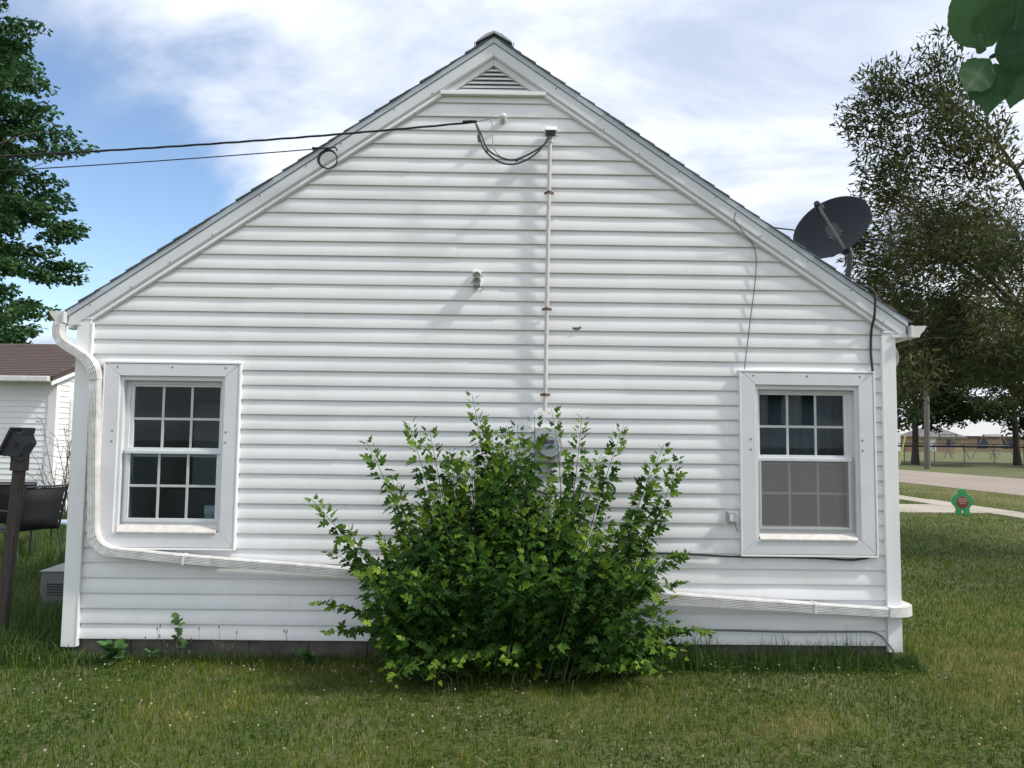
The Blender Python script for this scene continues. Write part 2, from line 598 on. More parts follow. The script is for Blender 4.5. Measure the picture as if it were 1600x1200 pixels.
# ------------------------------------------------------------------ the setting
g = MB()
g.add([(-900, -900, 0), (900, -900, 0), (900, 900, 0), (-900, 900, 0)], [(0, 1, 2, 3)])
tag(g.build('ground', M['ground']), kind='structure')
tag(MB().box(15.4, 22.8, -60, 240, -0.2, 0.012).build('road', M['asphalt']), kind='structure')
sw = tag(MB().box(10.55, 10.56, 11, 11.01, -0.1, -0.05).build('sidewalk', M['pale_concrete']), kind='structure')
yy = 2.0
while yy < 60:
    MB().box(10.55, 11.38, yy + 0.008, yy + 1.19, -0.1, 0.028 + random.uniform(-.006, .006)).build('slab', M['pale_concrete'], sw, bevel=0.008)
    yy += 1.2
pt = tag(MB().box(5, 5.01, 12, 12.01, -0.1, -0.05).build('path', M['pale_concrete']), kind='structure')
xx = 10.54
while xx > 3.5:
    MB().box(xx - 1.5, xx - 0.01, 11.45, 13.6, -0.1, 0.024 + random.uniform(-.005, .005)).build('slab', M['pale_concrete'], pt, bevel=0.008)
    xx -= 1.5
dv = tag(MB().box(11.42, 15.39, 8.6, 11.2, -0.1, 0.022).build('driveway', M['pale_concrete'], bevel=0.01), kind='structure')

# ------------------------------------------------------------------ the white house
S = 0.1016                      # siding exposure
ZB = 0.13                       # bottom of the siding
RX, RZ, SL = -0.11, 4.372, 0.688   # ridge line and roof slope
EL, ER = -3.03, 2.80            # eave ends
XL, XR = -2.96, 2.715           # outer corners
DEEP = 8.6


def ztop(x):
    return RZ - abs(x - RX) * SL


house = empty('house', (RX, 4.0, 0), 'white vinyl-sided gable house with two windows filling the picture', 'house')

WIN = [  # outer casing x0 x1 z0 z1 ; inner ; glass ; meeting rail z ; muntin xs
    dict(o=(-2.745, -1.832, 0.745, 1.992), i=(-2.645, -1.926, 0.842, 1.908), g=(-2.57, -1.977, 0.93, 1.842), mr=1.385),
    dict(o=(1.635, 2.548, 0.742, 1.985), i=(1.730, 2.446, 0.838, 1.899), g=(1.779, 2.370, 0.925, 1.838), mr=1.384),
]


def board(x0b, x1b, x0t, x1t, zb, zt, mat, dy=0.0, rs=None):
    """one lapped siding board with a gently wavy face"""
    n = max(2, int((x1b - x0b) / 0.35))
    mb = MB()
    vs_, fs_ = [], []
    for i in range(n + 1):
        f = i / n
        xb, xt = x0b + (x1b - x0b) * f, x0t + (x1t - x0t) * f
        w1, w2 = rs.normal(0, 0.0009, 2)
        w3 = rs.normal(0, 0.0004)
        vs_ += [(xb, 0.0140 + dy, zb + w3), (xb, 0.0008 + w1 + dy, zb + w3), (xb, w1 + dy, zb + 0.003 + w3),
                ((xb + xt) / 2, 0.0066 + w2 + dy, (zb + zt) / 2), (xt, 0.0140 + dy, zt), (xt, 0.0150 + dy, zt + 0.006)]
    for i in range(n):
        for j in range(5):
            a = i * 6 + j
            fs_.append((a, a + 6, a + 7, a + 1))
    mb.add(vs_, fs_)
    o = mb.build('siding_board', mat, house, smooth=True)
    o.modifiers['split'].split_angle = math.radians(28)
    return o


seams = {}
for x, z in ((-0.257, 2.06), (-0.049, 2.45), (0.363, 3.06), (0.702, 2.66), (0.995, 2.87), (0.861, 1.69), (1.432, 0.80),
             (-1.15, 1.25), (-0.7, 3.3), (-1.6, 2.65), (-1.9, 2.25), (1.5, 2.25), (-0.35, 2.86), (1.25, 1.29), (-1.45, 0.42), (2.2, 2.45), (-0.6, 1.05)):
    k = int((z - ZB) / S)
    for kk in (k, k + 1):
        seams.setdefault(kk, []).append(x)
rs = np.random.default_rng(3)
for k in range(38):
    zb, zt = ZB + k * S, ZB + (k + 1) * S

    def xlim(z):
        h = (RZ - (z + 0.165)) / SL
        return max(-2.88, RX - h), min(2.64, RX + h)
    (lb, rb), (lt, rtp) = xlim(zb), xlim(zt)
    cuts = [(lb, lt)]
    spans = []
    cur = (lb, lt)
    for w in WIN:
        if zt > w['i'][2] - 0.02 and zb < w['i'][3] + 0.02:
            a = w['o'][0] + 0.03
            spans.append((cur[0], a, cur[1], a))
            cur = (w['o'][1] - 0.03,) * 2
    spans.append((cur[0], rb, cur[1], rtp))
    for a, b, c, d in spans:
        ss = sorted(x for x in seams.get(k, []) if a + 0.05 < x < b - 0.05)
        m_ = M['vinyl'] if rs.random() < 0.6 else M['vinyl2']
        if not ss:
            board(a, b, c, d, zb, zt, m_, 0, rs)
        else:
            x = ss[0]
            board(a, x, c, x, zb, zt, m_, -0.0016, rs)
            board(x - 0.02, b, x - 0.02, d, zb, zt, M['vinyl'], 0.0, rs)

# foundation and the other walls
fd = MB().box(XL + 0.05, XR - 0.05, 0.03, 0.2, -0.3, ZB + 0.03).build('foundation', M['concrete'], house)
xx = XL + 0.05
while xx < XR - 0.06:     # concrete blocks, joints recessed
    x1 = min(xx + 0.4, XR - 0.05)
    MB().box(xx + 0.004, x1 - 0.004, 0.022, 0.05, -0.1, ZB - 0.004).build('block', M['concrete'], fd, bevel=0.003)
    xx += 0.4


def side_wall(x, s):
    mb = MB()
    z = ZB
    while z < 2.3:
        mb.add([(x + s * 0.0, 0.02, z), (x + s * 0.0, DEEP, z), (x - s * 0.013, DEEP, z + S), (x - s * 0.013, 0.02, z + S)], [(0, 1, 2, 3)])
        mb.add([(x - s * 0.013, 0.02, z), (x - s * 0.013, DEEP, z), (x, DEEP, z), (x, 0.02, z)], [(0, 1, 2, 3)])
        z += S
    mb.box(min(x - s * .05, x - s * .2), max(x - s * .05, x - s * .2), 0.2, DEEP, -0.3, 2.35)
    mb.build('side_wall', M['vinyl'], house)


side_wall(XL + 0.012, -1)
side_wall(XR - 0.012, 1)
MB().prism([(XL, 0), (XR, 0), (XR, 2.3), (RX, RZ - 0.1), (XL, 2.3)], DEEP - 0.02, DEEP).build('back_wall', M['vinyl'], house)

# corner posts: L-shaped, open below like the real trim
for s, xo, xi, zt, zb in ((-1, XL, -2.862, 2.292, 0.078), (1, XR, 2.628, 2.268, 0.092)):
    p = MB()
    a, b = min(xo, xi), max(xo, xi)
    p.box(a, b, -0.021, 0.012, zb, zt)
    p.box(min(xo, xo - s * 0.018), max(xo, xo - s * 0.018), 0.012, 0.10, zb, zt)
    pe = p.build('corner_post', M['vinyl'], house, bevel=0.003)
    # edge bead along the inner side and the top cap
    MB().box(min(xi, xi - s * 0.012), max(xi, xi - s * 0.012), -0.0245, 0.010, zb + 0.004, zt - 0.02).build('bead', M['vinyl'], pe, bevel=0.002)
    MB().box(a - 0.002, b + 0.002, -0.025, 0.02, zt, zt + 0.015).build('cap', M['fascia'], pe, bevel=0.002)

# rake trim, both sides
def rake(name, v0, v1, y0, y1, mat, x_end_l, x_end_r, bevel=0.003):
    for s in (-1, 1):
        xe = x_end_l if s < 0 else x_end_r
        poly = [(xe, ztop(xe) - v0), (RX, RZ - v0), (RX, RZ - v1), (xe, ztop(xe) - v1)]
        MB().prism(poly, y0, y1).build(name, mat, house, bevel=bevel)


rake('drip_edge', 0.012, 0.058, -0.036, 0.05, M['drip'], EL, ER, 0.004)
rake('rake_fascia', 0.060, 0.148, -0.028, 0.05, M['fascia'], EL + 0.012, ER - 0.012)
rake('rake_fascia_hem', 0.1485, 0.157, -0.024, 0.05, M['fascia'], EL + 0.03, ER - 0.03, 0.002)
XV = 0.345                     # the lower trim stops at the vent


def rake_low(name, v0, v1, y0, y1, mat, xe_l, xe_r):
    for s in (-1, 1):
        xe = xe_l if s < 0 else xe_r
        xv = RX + s * XV
        MB().prism([(xe, ztop(xe) - v0), (xv, ztop(xv) - v0), (xv, ztop(xv) - v1), (xe, ztop(xe) - v1)], y0, y1).build(name, mat, house, bevel=0.002)


rake_low('rake_trim', 0.158, 0.190, -0.018, 0.014, M['vinyl'], EL + 0.09, ER - 0.09)
rake_low('rake_bead', 0.1905, 0.199, -0.012, 0.014, M['fascia'], EL + 0.10, ER - 0.10)
# nail heads in the fascia
for i in range(9):
    for s in (-1, 1):
        x = RX + s * (0.45 + i * 0.29 + random.uniform(-.05, .05))
        MB().lathe((x, -0.028, ztop(x) - random.choice((0.075, 0.135))), (0, -1, 0), [(0, .006), (.002, .005), (.003, .001)], 8).build('nail', M['screw'], house)

# roof deck and shingle courses
rf = MB()
for s in (-1, 1):
    xe = EL if s < 0 else ER
    rf.prism([(xe, ztop(xe) - 0.016), (RX, RZ - 0.016), (RX, RZ - 0.09), (xe, ztop(xe) - 0.05)], 0.051, DEEP + 0.05)
roof = rf.build('roof', M['shingle'], house)
cosr, sinr = 1 / math.hypot(1, SL), SL / math.hypot(1, SL)
for s in (-1, 1):
    xe = EL - 0.02 if s < 0 else ER + 0.02
    L = (abs(xe - RX)) / cosr
    n = int(L / 0.128)
    for i in range(n + 1):
        d0 = L - i * 0.128
        d1 = max(d0 - 0.17, 0.0)
        jit = random.uniform(-0.008, 0.006)

        def PX(d, h):
            return (RX + s * (d * cosr + h * sinr), RZ - 0.015 - d * sinr + h * cosr)
        poly = [PX(d0, 0.003), PX(d0, 0.014), PX(d1, 0.003), PX(d1, 0.0)]
        MB().prism(poly, -0.044 + jit, DEEP + 0.06).build('shingle', M['shingle'], roof)
cap = MB()
capp = [(-0.13, -0.072), (-0.12, -0.056), (-0.055, -0.006), (0, 0.016), (0.055, -0.006), (0.12, -0.056), (0.13, -0.072), (0.0, 0.002)]
cap.prism([(RX + a, RZ + b + 0.005) for a, b in capp], -0.055, DEEP + 0.07)
cap.build('ridge_cap', plain('ridge_metal', (0.42, 0.45, 0.50), 0.6, var=.08), roof)
for s in (-1, 1):
    x = RX + s * 0.135
    MB().prism([(x - .006, ztop(x)), (x + .006, ztop(x)), (x + .006 + s * .004, ztop(x) + .032), (x - .002 + s * .004, ztop(x) + .032)], -0.052, DEEP).build('ridge_lip', M['drip'], roof)

# soffit returns under the eaves
MB().prism([(EL + 0.01, 2.255), (XL + 0.03, 2.255), (XL + 0.03, 2.275), (EL + 0.01, 2.275)], -0.03, DEEP).build('soffit', M['fascia'], house)
MB().prism([(XR - 0.03, 2.240), (ER - 0.005, 2.240), (ER - 0.005, 2.262), (XR - 0.03, 2.262)], -0.03, DEEP).build('soffit', M['fascia'], house)

# K-style gutters along both eaves
for s, xb, zt in ((-1, EL + 0.004, 2.342), (1, ER + 0.003, 2.318)):
    pr = [(0, 0), (0, -0.078), (0.062, -0.078), (0.075, -0.052), (0.098, -0.028), (0.112, -0.004), (0.112, 0.004), (0.104, 0.004), (0.104, -0.004), (0.09, -0.026), (0.068, -0.05), (0.058, -0.074), (0.004, -0.074), (0.004, 0)]
    gt = MB().prism([(xb + s * a, zt + b) for a, b in pr], -0.052, DEEP).build('gutter', M['gutter'], house)
    cp = [(0, 0), (0, -0.078), (0.062, -0.078), (0.075, -0.052), (0.098, -0.028), (0.112, 0.003)]
    MB().prism([(xb + s * a, zt + b) for a, b in cp], -0.056, -0.0525).build('end_cap', M['gutter'], gt)
    MB().box(min(xb, xb + s * .014), max(xb, xb + s * .014), -0.066, -0.0565, zt - .079, zt + .004).build('flange', M['metal_white'], gt, bevel=0.002)

# triangular gable vent
def vtri(apex, base):
    hw_ = (apex - base) / SL
    return [(RX - hw_, base), (RX + hw_, base), (RX, apex)]


vent = MB()
o_, i_ = vtri(4.213, 3.9635), vtri(4.166, 3.976)
vent.add([(x, -0.010, z) for x, z in o_] + [(x, -0.002, z) for x, z in i_] + [(x, 0.05, z) for x, z in o_] + [(x, 0.05, z) for x, z in i_],
         [(0, 1, 4, 3), (1, 2, 5, 4), (2, 0, 3, 5), (3, 4, 10, 9), (4, 5, 11, 10), (5, 3, 9, 11), (0, 6, 7, 1), (1, 7, 8, 2), (2, 8, 6, 0)])
vent = vent.build('gable_vent', M['fascia'], house)
MB().prism(vtri(4.19, 3.968), 0.055, 0.06).build('backing', M['utility_grey'], vent)
MB().box(RX - 0.375, RX + 0.372, -0.030, 0.03, 3.936, 3.9625).build('vent_sill', M['vinyl'], vent, bevel=0.003)
for i in range(6):
    z = 3.972 + i * 0.0305
    zt_ = z + 0.030
    w = max(0.010, (4.172 - z) / SL)
    wt_ = max(0.004, (4.172 - zt_) / SL)
    MB().add([(RX - w, 0.004, z), (RX + w, 0.004, z), (RX + wt_, 0.030, zt_), (RX - wt_, 0.030, zt_),
              (RX - w, 0.010, z), (RX + w, 0.010, z), (RX + wt_, 0.036, zt_), (RX - wt_, 0.036, zt_)],
             [(0, 1, 2, 3), (4, 7, 6, 5), (0, 4, 5, 1), (1, 5, 6, 2), (2, 6, 7, 3), (3, 7, 4, 0)]).build('slat', M['vinyl'], vent)

# windows
def window(w, has_screen):
    ox0, ox1, oz0, oz1 = w['o']
    ix0, ix1, iz0, iz1 = w['i']
    gx0, gx1, gz0, gz1 = w['g']
    mr = w['mr']
    # the liner (jambs, head) set back in the wall
    lin = MB()
    lin.box(ix0 - 0.02, ix0 + 0.022, -0.012, 0.12, iz0, iz1)
    lin.box(ix1 - 0.022, ix1 + 0.02, -0.012, 0.12, iz0, iz1)
    lin.box(ix0 + 0.022, ix1 - 0.022, -0.010, 0.12, iz1 - 0.03, iz1 + 0.02)
    lin.box(ix0 + 0.022, ix1 - 0.022, -0.006, 0.12, iz0 - 0.02, iz0 + 0.03)
    lin.box(ix0 + 0.022, gx0 - 0.024, 0.030, 0.12, iz0 + .03, iz1 - .03)
    lin.box(gx1 + 0.024, ix1 - 0.022, 0.030, 0.12, iz0 + .03, iz1 - .03)
    lin.box(gx0 - 0.024, gx1 + 0.024, 0.0305, 0.12, gz1 + .012, iz1 - .03)
    lin.box(gx0 - 0.024, gx1 + 0.024, 0.0205, 0.12, iz0 + .03, gz0 - .012)
    win = lin.build('window', M['sash'], house, bevel=0.002)
    # mitred casing boards
    for p in ([(ox0, oz1), (ox1, oz1), (ix1, iz1), (ix0, iz1)], [(ox0, oz0), (ix0, iz0), (ix1, iz0), (ox1, oz0)],
              [(ox0, oz0), (ox0, oz1), (ix0, iz1), (ix0, iz0)], [(ox1, oz0), (ix1, iz0), (ix1, iz1), (ox1, oz1)]):
        cx = sum(q[0] for q in p) / 4
        cz = sum(q[1] for q in p) / 4
        q_ = [(cx + (a - cx) * 0.9985, cz + (b - cz) * 0.9985) for a, b in p]
        MB().prism(q_, -0.028, 0.02).build('casing', M['fascia'], win, bevel=0.003)
    # outer channel
    for a in ((ox0 - 0.014, ox0 - 0.001, oz0 - 0.002, oz1 + 0.002), (ox1 + 0.001, ox1 + 0.014, oz0 - 0.002, oz1 + 0.002),
              (ox0 - 0.016, ox1 + 0.016, oz1 + 0.003, oz1 + 0.016), (ox0 - 0.014, ox1 + 0.014, oz0 - 0.016, oz0 - 0.003)):
        MB().box(a[0], a[1], -0.031, 0.02, a[2], a[3]).build('channel', M['vinyl'], win, bevel=0.002)
    # sill with peeling dirt
    MB().prism([(-0.036, iz0 - 0.004), (-0.036, iz0 + 0.008), (0.0195, iz0 + 0.052), (0.0195, iz0 - 0.004)], ix0 + 0.023, ix1 - 0.023, 'x').build('sill', M['sill'], win, bevel=0.002)
    # sashes
    up_, lo = MB(), MB()
    fwid = 0.024
    for mb, z0, z1, y0, y1 in ((up_, mr - 0.012, gz1 + 0.0, 0.038, 0.066), (lo, gz0 - 0.0, mr + 0.012, 0.012, 0.037)):
        mb.box(gx0 - 0.030, gx0 + 0.0, y0, y1, z0 - 0.02, z1 + 0.02)
        mb.box(gx1 - 0.0, gx1 + 0.030, y0, y1, z0 - 0.02, z1 + 0.02)
        mb.box(gx0 + 0.0, gx1, y0 + .001, y1 - .001, z1 - 0.004, z1 + 0.02)
        mb.box(gx0 + 0.0, gx1, y0 + .001, y1 - .001, z0 - 0.02, z0 + 0.006)
    u_ = up_.build('sash', M['sash'], win, bevel=0.002)
    l_ = lo.build('sash', M['sash'], win, bevel=0.002)
    MB().box(gx0 - 0.034, gx1 + 0.034, -0.002, 0.011, mr - 0.010, mr + 0.014).build('meeting_rail', M['sash'], win, bevel=0.003)
    for x in (gx0 + 0.155, gx1 - 0.155):
        MB().box(x - .025, x + .025, 0.026, 0.04, mr + .022, mr + .032).build('latch', M['metal_white'], win, bevel=0.003)
    W3 = (gx1 - gx0) / 3
    for z0, z1, y in ((mr + 0.008, gz1 - 0.004, 0.050), (gz0 + 0.006, mr - 0.01, 0.022)):
        zm = (z0 + z1) / 2
        for i in (1, 2):
            MB().box(gx0 + W3 * i - 0.0085, gx0 + W3 * i + 0.0085, y - .004, y + 0.006, z0, z1).build('muntin', M['muntin'], win, bevel=0.0015)
        for i in range(3):
            a, b = gx0 + W3 * i + (0.0085 if i else 0), gx0 + W3 * (i + 1) - (0.0085 if i < 2 else 0)
            MB().box(a + .0005, b - .0005, y - .0035, y + 0.0055, zm - 0.0085, zm + 0.0085).build('muntin', M['muntin'], win, bevel=0.0015)
            for za, zb_ in ((z0, zm - .0086), (zm + .0086, z1)):
                tl = random.uniform(-.0045, .0045)
                MB().add([(a, y + tl, za), (b, y - tl, za), (b, y - tl + .0006, zb_), (a, y + tl + .0006, zb_)], [(0, 1, 2, 3)]).build('pane', M['glass'], win)
    # screws in the casing
    for fx in (0.09, 0.5, 0.9):
        MB().lathe((ox0 + (ox1 - ox0) * fx, -0.028, oz1 - 0.022), (0, -1, 0), [(0, .0075), (.002, .006), (.003, .002)], 8).build('screw', M['screw'], win)
    for x in (ix0 - 0.035, ix1 + 0.02):
        for z in ((oz0 + oz1) / 2 + 0.16, (oz0 + oz1) / 2 + 0.09):
            MB().lathe((x, -0.028, z), (0, -1, 0), [(0, .0075), (.002, .006), (.003, .002)], 8).build('screw', M['screw'], win)
    if has_screen:
        MB().box(gx0 - 0.005, gx1 + 0.005, 0.001, 0.002, gz0, mr - 0.012).build('insect_screen', M['screen'], win)
        fr = MB()
        fr.box(gx0 - .02, gx0 - .006, -.004, .006, gz0 - .012, mr - .012)
        fr.box(gx1 + .006, gx1 + .02, -.004, .006, gz0 - .012, mr - .012)
        fr.box(gx0 - .006, gx1 + .006, -.0035, .006, gz0 - .014, gz0 - .001)
        fr.build('screen_frame', M['muntin'], win)
    # the dim room behind
    r = MB()
    x0, x1, z0, z1, yb = ix0 - 0.5, ix1 + 0.9 if ox0 < 0 else ix1 + 0.1, 0.35, 2.2, 3.2
    if ox0 > 0:
        x0 = ix0 - 0.9
    x0 = max(x0, XL + 0.2)
    r.add([(x0, .121, z0), (x1, .121, z0), (x1, yb, z0), (x0, yb, z0), (x0, .121, z1), (x1, .121, z1), (x1, yb, z1), (x0, yb, z1)],
          [(0, 1, 2, 3), (7, 6, 5, 4), (1, 5, 6, 2), (2, 6, 7, 3), (3, 7, 4, 0)])
    # front of the room round the opening
    r.add([(x0, .121, z0), (x1, .121, z0), (x1, .121, z1), (x0, .121, z1), (ix0, .121, iz0), (ix1, .121, iz0), (ix1, .121, iz1), (ix0, .121, iz1)],
          [(0, 1, 5, 4), (1, 2, 6, 5), (2, 3, 7, 6), (3, 0, 4, 7)])
    r.build('room', M['room'], win)
    return win


wl = window(WIN[0], False)
wr = window(WIN[1], True)


def pleats(name, x0, x1, z0, z1, y, mat, n, amp, label):
    mb = MB()
    N = n * 8
    vs_, fs_ = [], []
    for i in range(N + 1):
        t_ = i / N
        x = x0 + (x1 - x0) * t_
        dy = amp * math.sin(t_ * n * 2 * math.pi) + amp * 0.4 * math.sin(t_ * n * 3.3 + 1)
        vs_ += [(x, y + dy * 0.6, z1), (x + .004 * math.sin(i), y + dy, z0)]
    for i in range(N):
        fs_.append((2 * i, 2 * i + 1, 2 * i + 3, 2 * i + 2))
    mb.add(vs_, fs_)
    o = mb.build(name, mat, loc=((x0 + x1) / 2, y, z0), smooth=True)
    m = o.modifiers.new('thick', 'SOLIDIFY')
    m.thickness = 0.003
    return tag(o, label, 'curtain')


pleats('curtain', 1.72, 2.44, 1.30, 1.88, 0.20, M['curtain'], 9, 0.012, 'grey-green pleated curtain behind the upper sash of the right window')
pleats('curtain', 1.72, 2.43, 0.86, 1.40, 0.26, M['curtain_warm'], 9, 0.012, 'taupe curtain behind the screened lower sash of the right window')
rl = MB().lathe((-2.10, 0.16, 0.975), (1, 0.25, 0), [(0, .015), (0, .04), (.08, .04), (.08, .015)], 20)
rl.lathe((-2.062, 0.17, 0.93), (0, 0, 1), [(0, .04), (.012, .04), (.014, .01)], 16)
tag(rl.build('paper_roll', M['paper'], loc=(-2.06, 0.17, 0.93), smooth=True), 'white paper roll standing inside the left window, lower right pane', 'paper roll')
tag(MB().box(-2.62, -2.40, 1.2, 1.5, 0.36, 1.78).build('cabinet', M['paper'], loc=(-2.5, 1.35, .36), bevel=0.01), 'pale cabinet standing in the dim room behind the left window', 'cabinet')
tag(MB().box(-2.6, -1.95, 0.5, 1.0, 0.36, 1.10).build('table', plain('dim_table', (0.13, 0.11, 0.12), 0.5), loc=(-2.3, .75, .36), bevel=0.01), 'dark table inside the left window, behind the lower panes', 'table')

# ------------------------------------------------------------------ downspouts
def ribbed(hw, hd, ribs=5, amp=0.005):
    """closed profile: a = depth direction (front negative), b = across"""
    pr = []
    N = ribs * 4
    for i in range(N + 1):
        b = -hw + 2 * hw * i / N
        pr.append((-hd + (amp if (i // 2) % 2 else 0) + (0.010 if i in (0, N) else 0), b))
    for i in range(3):
        pr.append((-hd * 0.4 + hd * 1.4 * i / 2, hw))
    for i in range(3):
        pr.append((hd - hd * 1.4 * i / 2, -hw))
    return pr


def arc(p0, p1, p2, n=8):
    """quadratic bend between two straights"""
    p0, p1, p2 = map(Vector, (p0, p1, p2))
    return [p0 * (1 - t) ** 2 + p1 * 2 * t * (1 - t) + p2 * t * t for t in [i / n for i in range(n + 1)]]


PR = ribbed(0.030, 0.034, 6, 0.0042)
PRs = [(a * 1.09, b * 1.07) for a, b in PR]
YD = -0.050
ds = empty('downspout', (-2.78, YD, 0.7), 'long white ribbed downspout down the left corner and slanting across the wall', 'downspout')


def resample(path, n):
    P = [Vector(p) for p in path]
    cum = [0.0]
    for a, b in zip(P, P[1:]):
        cum.append(cum[-1] + (b - a).length)
    out = []
    for i in range(n + 1):
        d = cum[-1] * i / n
        k = max(j for j in range(len(P) - 1) if cum[j] <= d + 1e-9)
        f = (d - cum[k]) / max(cum[k + 1] - cum[k], 1e-9)
        out.append(P[k].lerp(P[k + 1], min(f, 1)))
    return out


def pipe(name, path, parent, prof=PR, ref=(0, 1, 0)):
    if name == 'elbow':       # crimped bends
        path = resample(path, 26)
        sc_ = [1 + (0.045 if (i // 2) % 2 and 4 < i < 22 else 0) for i in range(27)]
        mb = MB()
        n = len(prof)
        rf_ = Vector(ref)
        vs_, fs_ = [], []
        for i, p in enumerate(path):
            t = (path[min(i + 1, 26)] - path[max(i - 1, 0)]).normalized()
            b = t.cross(rf_).normalized()
            a = b.cross(t).normalized()
            vs_ += [p + a * q[0] * sc_[i] + b * q[1] * sc_[i] for q in prof]
        for i in range(26):
            for j in range(n):
                k = (j + 1) % n
                fs_.append((i * n + j, i * n + k, (i + 1) * n + k, (i + 1) * n + j))
        return mb.add(vs_, fs_).build(name, M['downspout'], parent, smooth=True)
    return MB().sweep(path, prof, ref).build(name, M['downspout'], parent, smooth=True)


pipe('elbow', arc((-3.062, YD, 2.262), (-3.085, YD, 2.150), (-3.00, YD, 2.105), 10) + arc((-3.00, YD, 2.105), (-2.92, YD, 2.06), (-2.87, YD, 2.022), 4)[1:], ds)
pipe('elbow', arc((-2.885, YD, 2.034), (-2.797, YD, 1.975), (-2.795, YD, 1.875), 10), ds, PRs)
pipe('pipe', [(-2.795, YD, 1.89), (-2.783, YD, 1.4), (-2.758, YD, 0.86)], ds)
pipe('elbow', arc((-2.760, YD, 0.885), (-2.752, YD, 0.735), (-2.60, YD, 0.716), 12), ds, PRs)
pipe('pipe', [(-2.62, YD, 0.719), (-2.15, YD, 0.676), (-1.5, YD, 0.630), (-0.6, YD, 0.568)], ds)
pipe('pipe', [(-0.66, YD - .002, 0.572), (0.6, YD, 0.490), (1.6, YD, 0.422), (2.14, YD, 0.392)], ds, PRs)
pipe('pipe', [(2.10, YD, 0.394), (2.40, YD, 0.378), (2.62, YD, 0.368)], ds)
PRe = [(-b, a) for a, b in PRs]
endp = arc((2.60, YD, 0.372), (2.775, YD, 0.368), (2.79, 0.10, 0.366), 10) + [Vector((2.79, 0.6, 0.36))]
MB().sweep(endp, [(b, a) for a, b in PRs], (0, 0, 1)).build('elbow', M['downspout'], ds, smooth=True)
for x, z, tl in ((-2.14, 0.675, -.07), (2.10, 0.395, -.06)):
    MB().sweep([(x - .008, YD, z + .0006), (x + .008, YD, z - .0006)], [(a * 1.22, b * 1.18) for a, b in PR], (0, 1, 0)).build('strap', M['metal_white'], ds)
# streaks of debris on top are in the material; second downspout on the right eave
ds2 = empty('downspout', (2.78, 0.5, 0.3), 'white downspout elbow below the right gutter, behind the corner', 'downspout')
MB().sweep(arc((2.92, 0.5, 2.25), (3.02, 0.5, 2.10), (2.86, 0.5, 2.06), 10) + arc((2.86, 0.5, 2.06), (2.765, 0.5, 2.03), (2.765, 0.5, 1.9), 6)[1:], [(a * 1.3, b) for a, b in PR], (0, 1, 0)).build('elbow', M['downspout'], ds2, smooth=True)
MB().sweep([(2.765, 0.5, 1.92), (2.765, 0.5, 0.3)], PR, (0, 1, 0)).build('pipe', M['downspout'], ds2, smooth=True)

# ------------------------------------------------------------------ things on the wall
sv = empty('service_conduit', (0.285, -0.03, 1.72), 'slim white conduit up the middle of the wall with rusty clamps', 'conduit')
MB().tube([(0.275, -0.032, 1.70), (0.281, -0.032, 2.2), (0.287, -0.032, 2.9), (0.295, -0.034, 3.60)], 0.0145, 10).build('pipe', M['conduit'], sv, smooth=True)
for z in (3.233, 2.408, 1.812):
    x = 0.2755 + (z - 1.70) * 0.0103
    c = MB()
    c.lathe((x, -0.032, z - .009), (0, 0, 1), [(0, .0145), (0, .019), (.018, .019), (.018, .0145)], 12)
    c.box(x - .034, x - .015, -.018, -.012, z - .008, z + .008)
    c.box(x + .015, x + .034, -.018, -.012, z - .008, z + .008)
    c.build('clamp', M['rust'], sv)
wh = MB()
wh.prism([(-0.105, 3.655), (-0.085, 3.690), (-0.03, 3.700), (-0.004, 3.690), (-0.004, 3.655)], 0.255, 0.338, 'x')
wh.lathe((0.296, -0.034, 3.59), (0, 0, 1), [(0, .016), (0, .021), (.05, .023), (.066, .03)], 12)
wh = wh.build('weatherhead', M['metal_white'], sv, bevel=0.003)
MB().box(0.263, 0.33, -0.095, -0.05, 3.632, 3.654).build('wire_plate', M['black'], wh)

mt = empty('electric_meter', (0.295, -0.06, 1.33), 'round glass electric meter on a grey box, half hidden by the bush', 'electric meter')
MB().box(0.205, 0.385, -0.10, -0.004, 1.345, 1.585).build('box', M['meter_box'], mt, bevel=0.006)
MB().lathe((0.30, -0.10, 1.462), (0, -1, 0), [(0, .088), (.022, .088), (.024, .076)], 28).build('ring', M['utility_grey'], mt, smooth=True)
MB().lathe((0.30, -0.124, 1.462), (0, -1, 0), [(0, .074), (.002, .074)], 28).build('dial', M['meter_face'], mt)
MB().box(0.25, 0.34, -0.1295, -0.1265, 1.452, 1.47).build('label_plate', M['meter_plate'], mt)
MB().box(0.26, 0.335, -0.1295, -0.1265, 1.475, 1.50).build('display', M['dark_metal'], mt)
MB().lathe((0.30, -0.1245, 1.462), (0, -1, 0), [(0, .0755), (.06, .0745), (.078, .066), (.084, .04), (.085, .005)], 28).build('glass_cover', M['meter_glass'], mt, smooth=True)
MB().tube([(0.31, -0.05, 1.345), (0.31, -0.05, 0.3)], 0.016, 8).build('pipe', M['meter_box'], mt, smooth=True)
MB().box(0.285, 0.335, -0.075, -0.02, 1.12, 1.19).build('coupling', M['conduit'], mt, bevel=0.004)

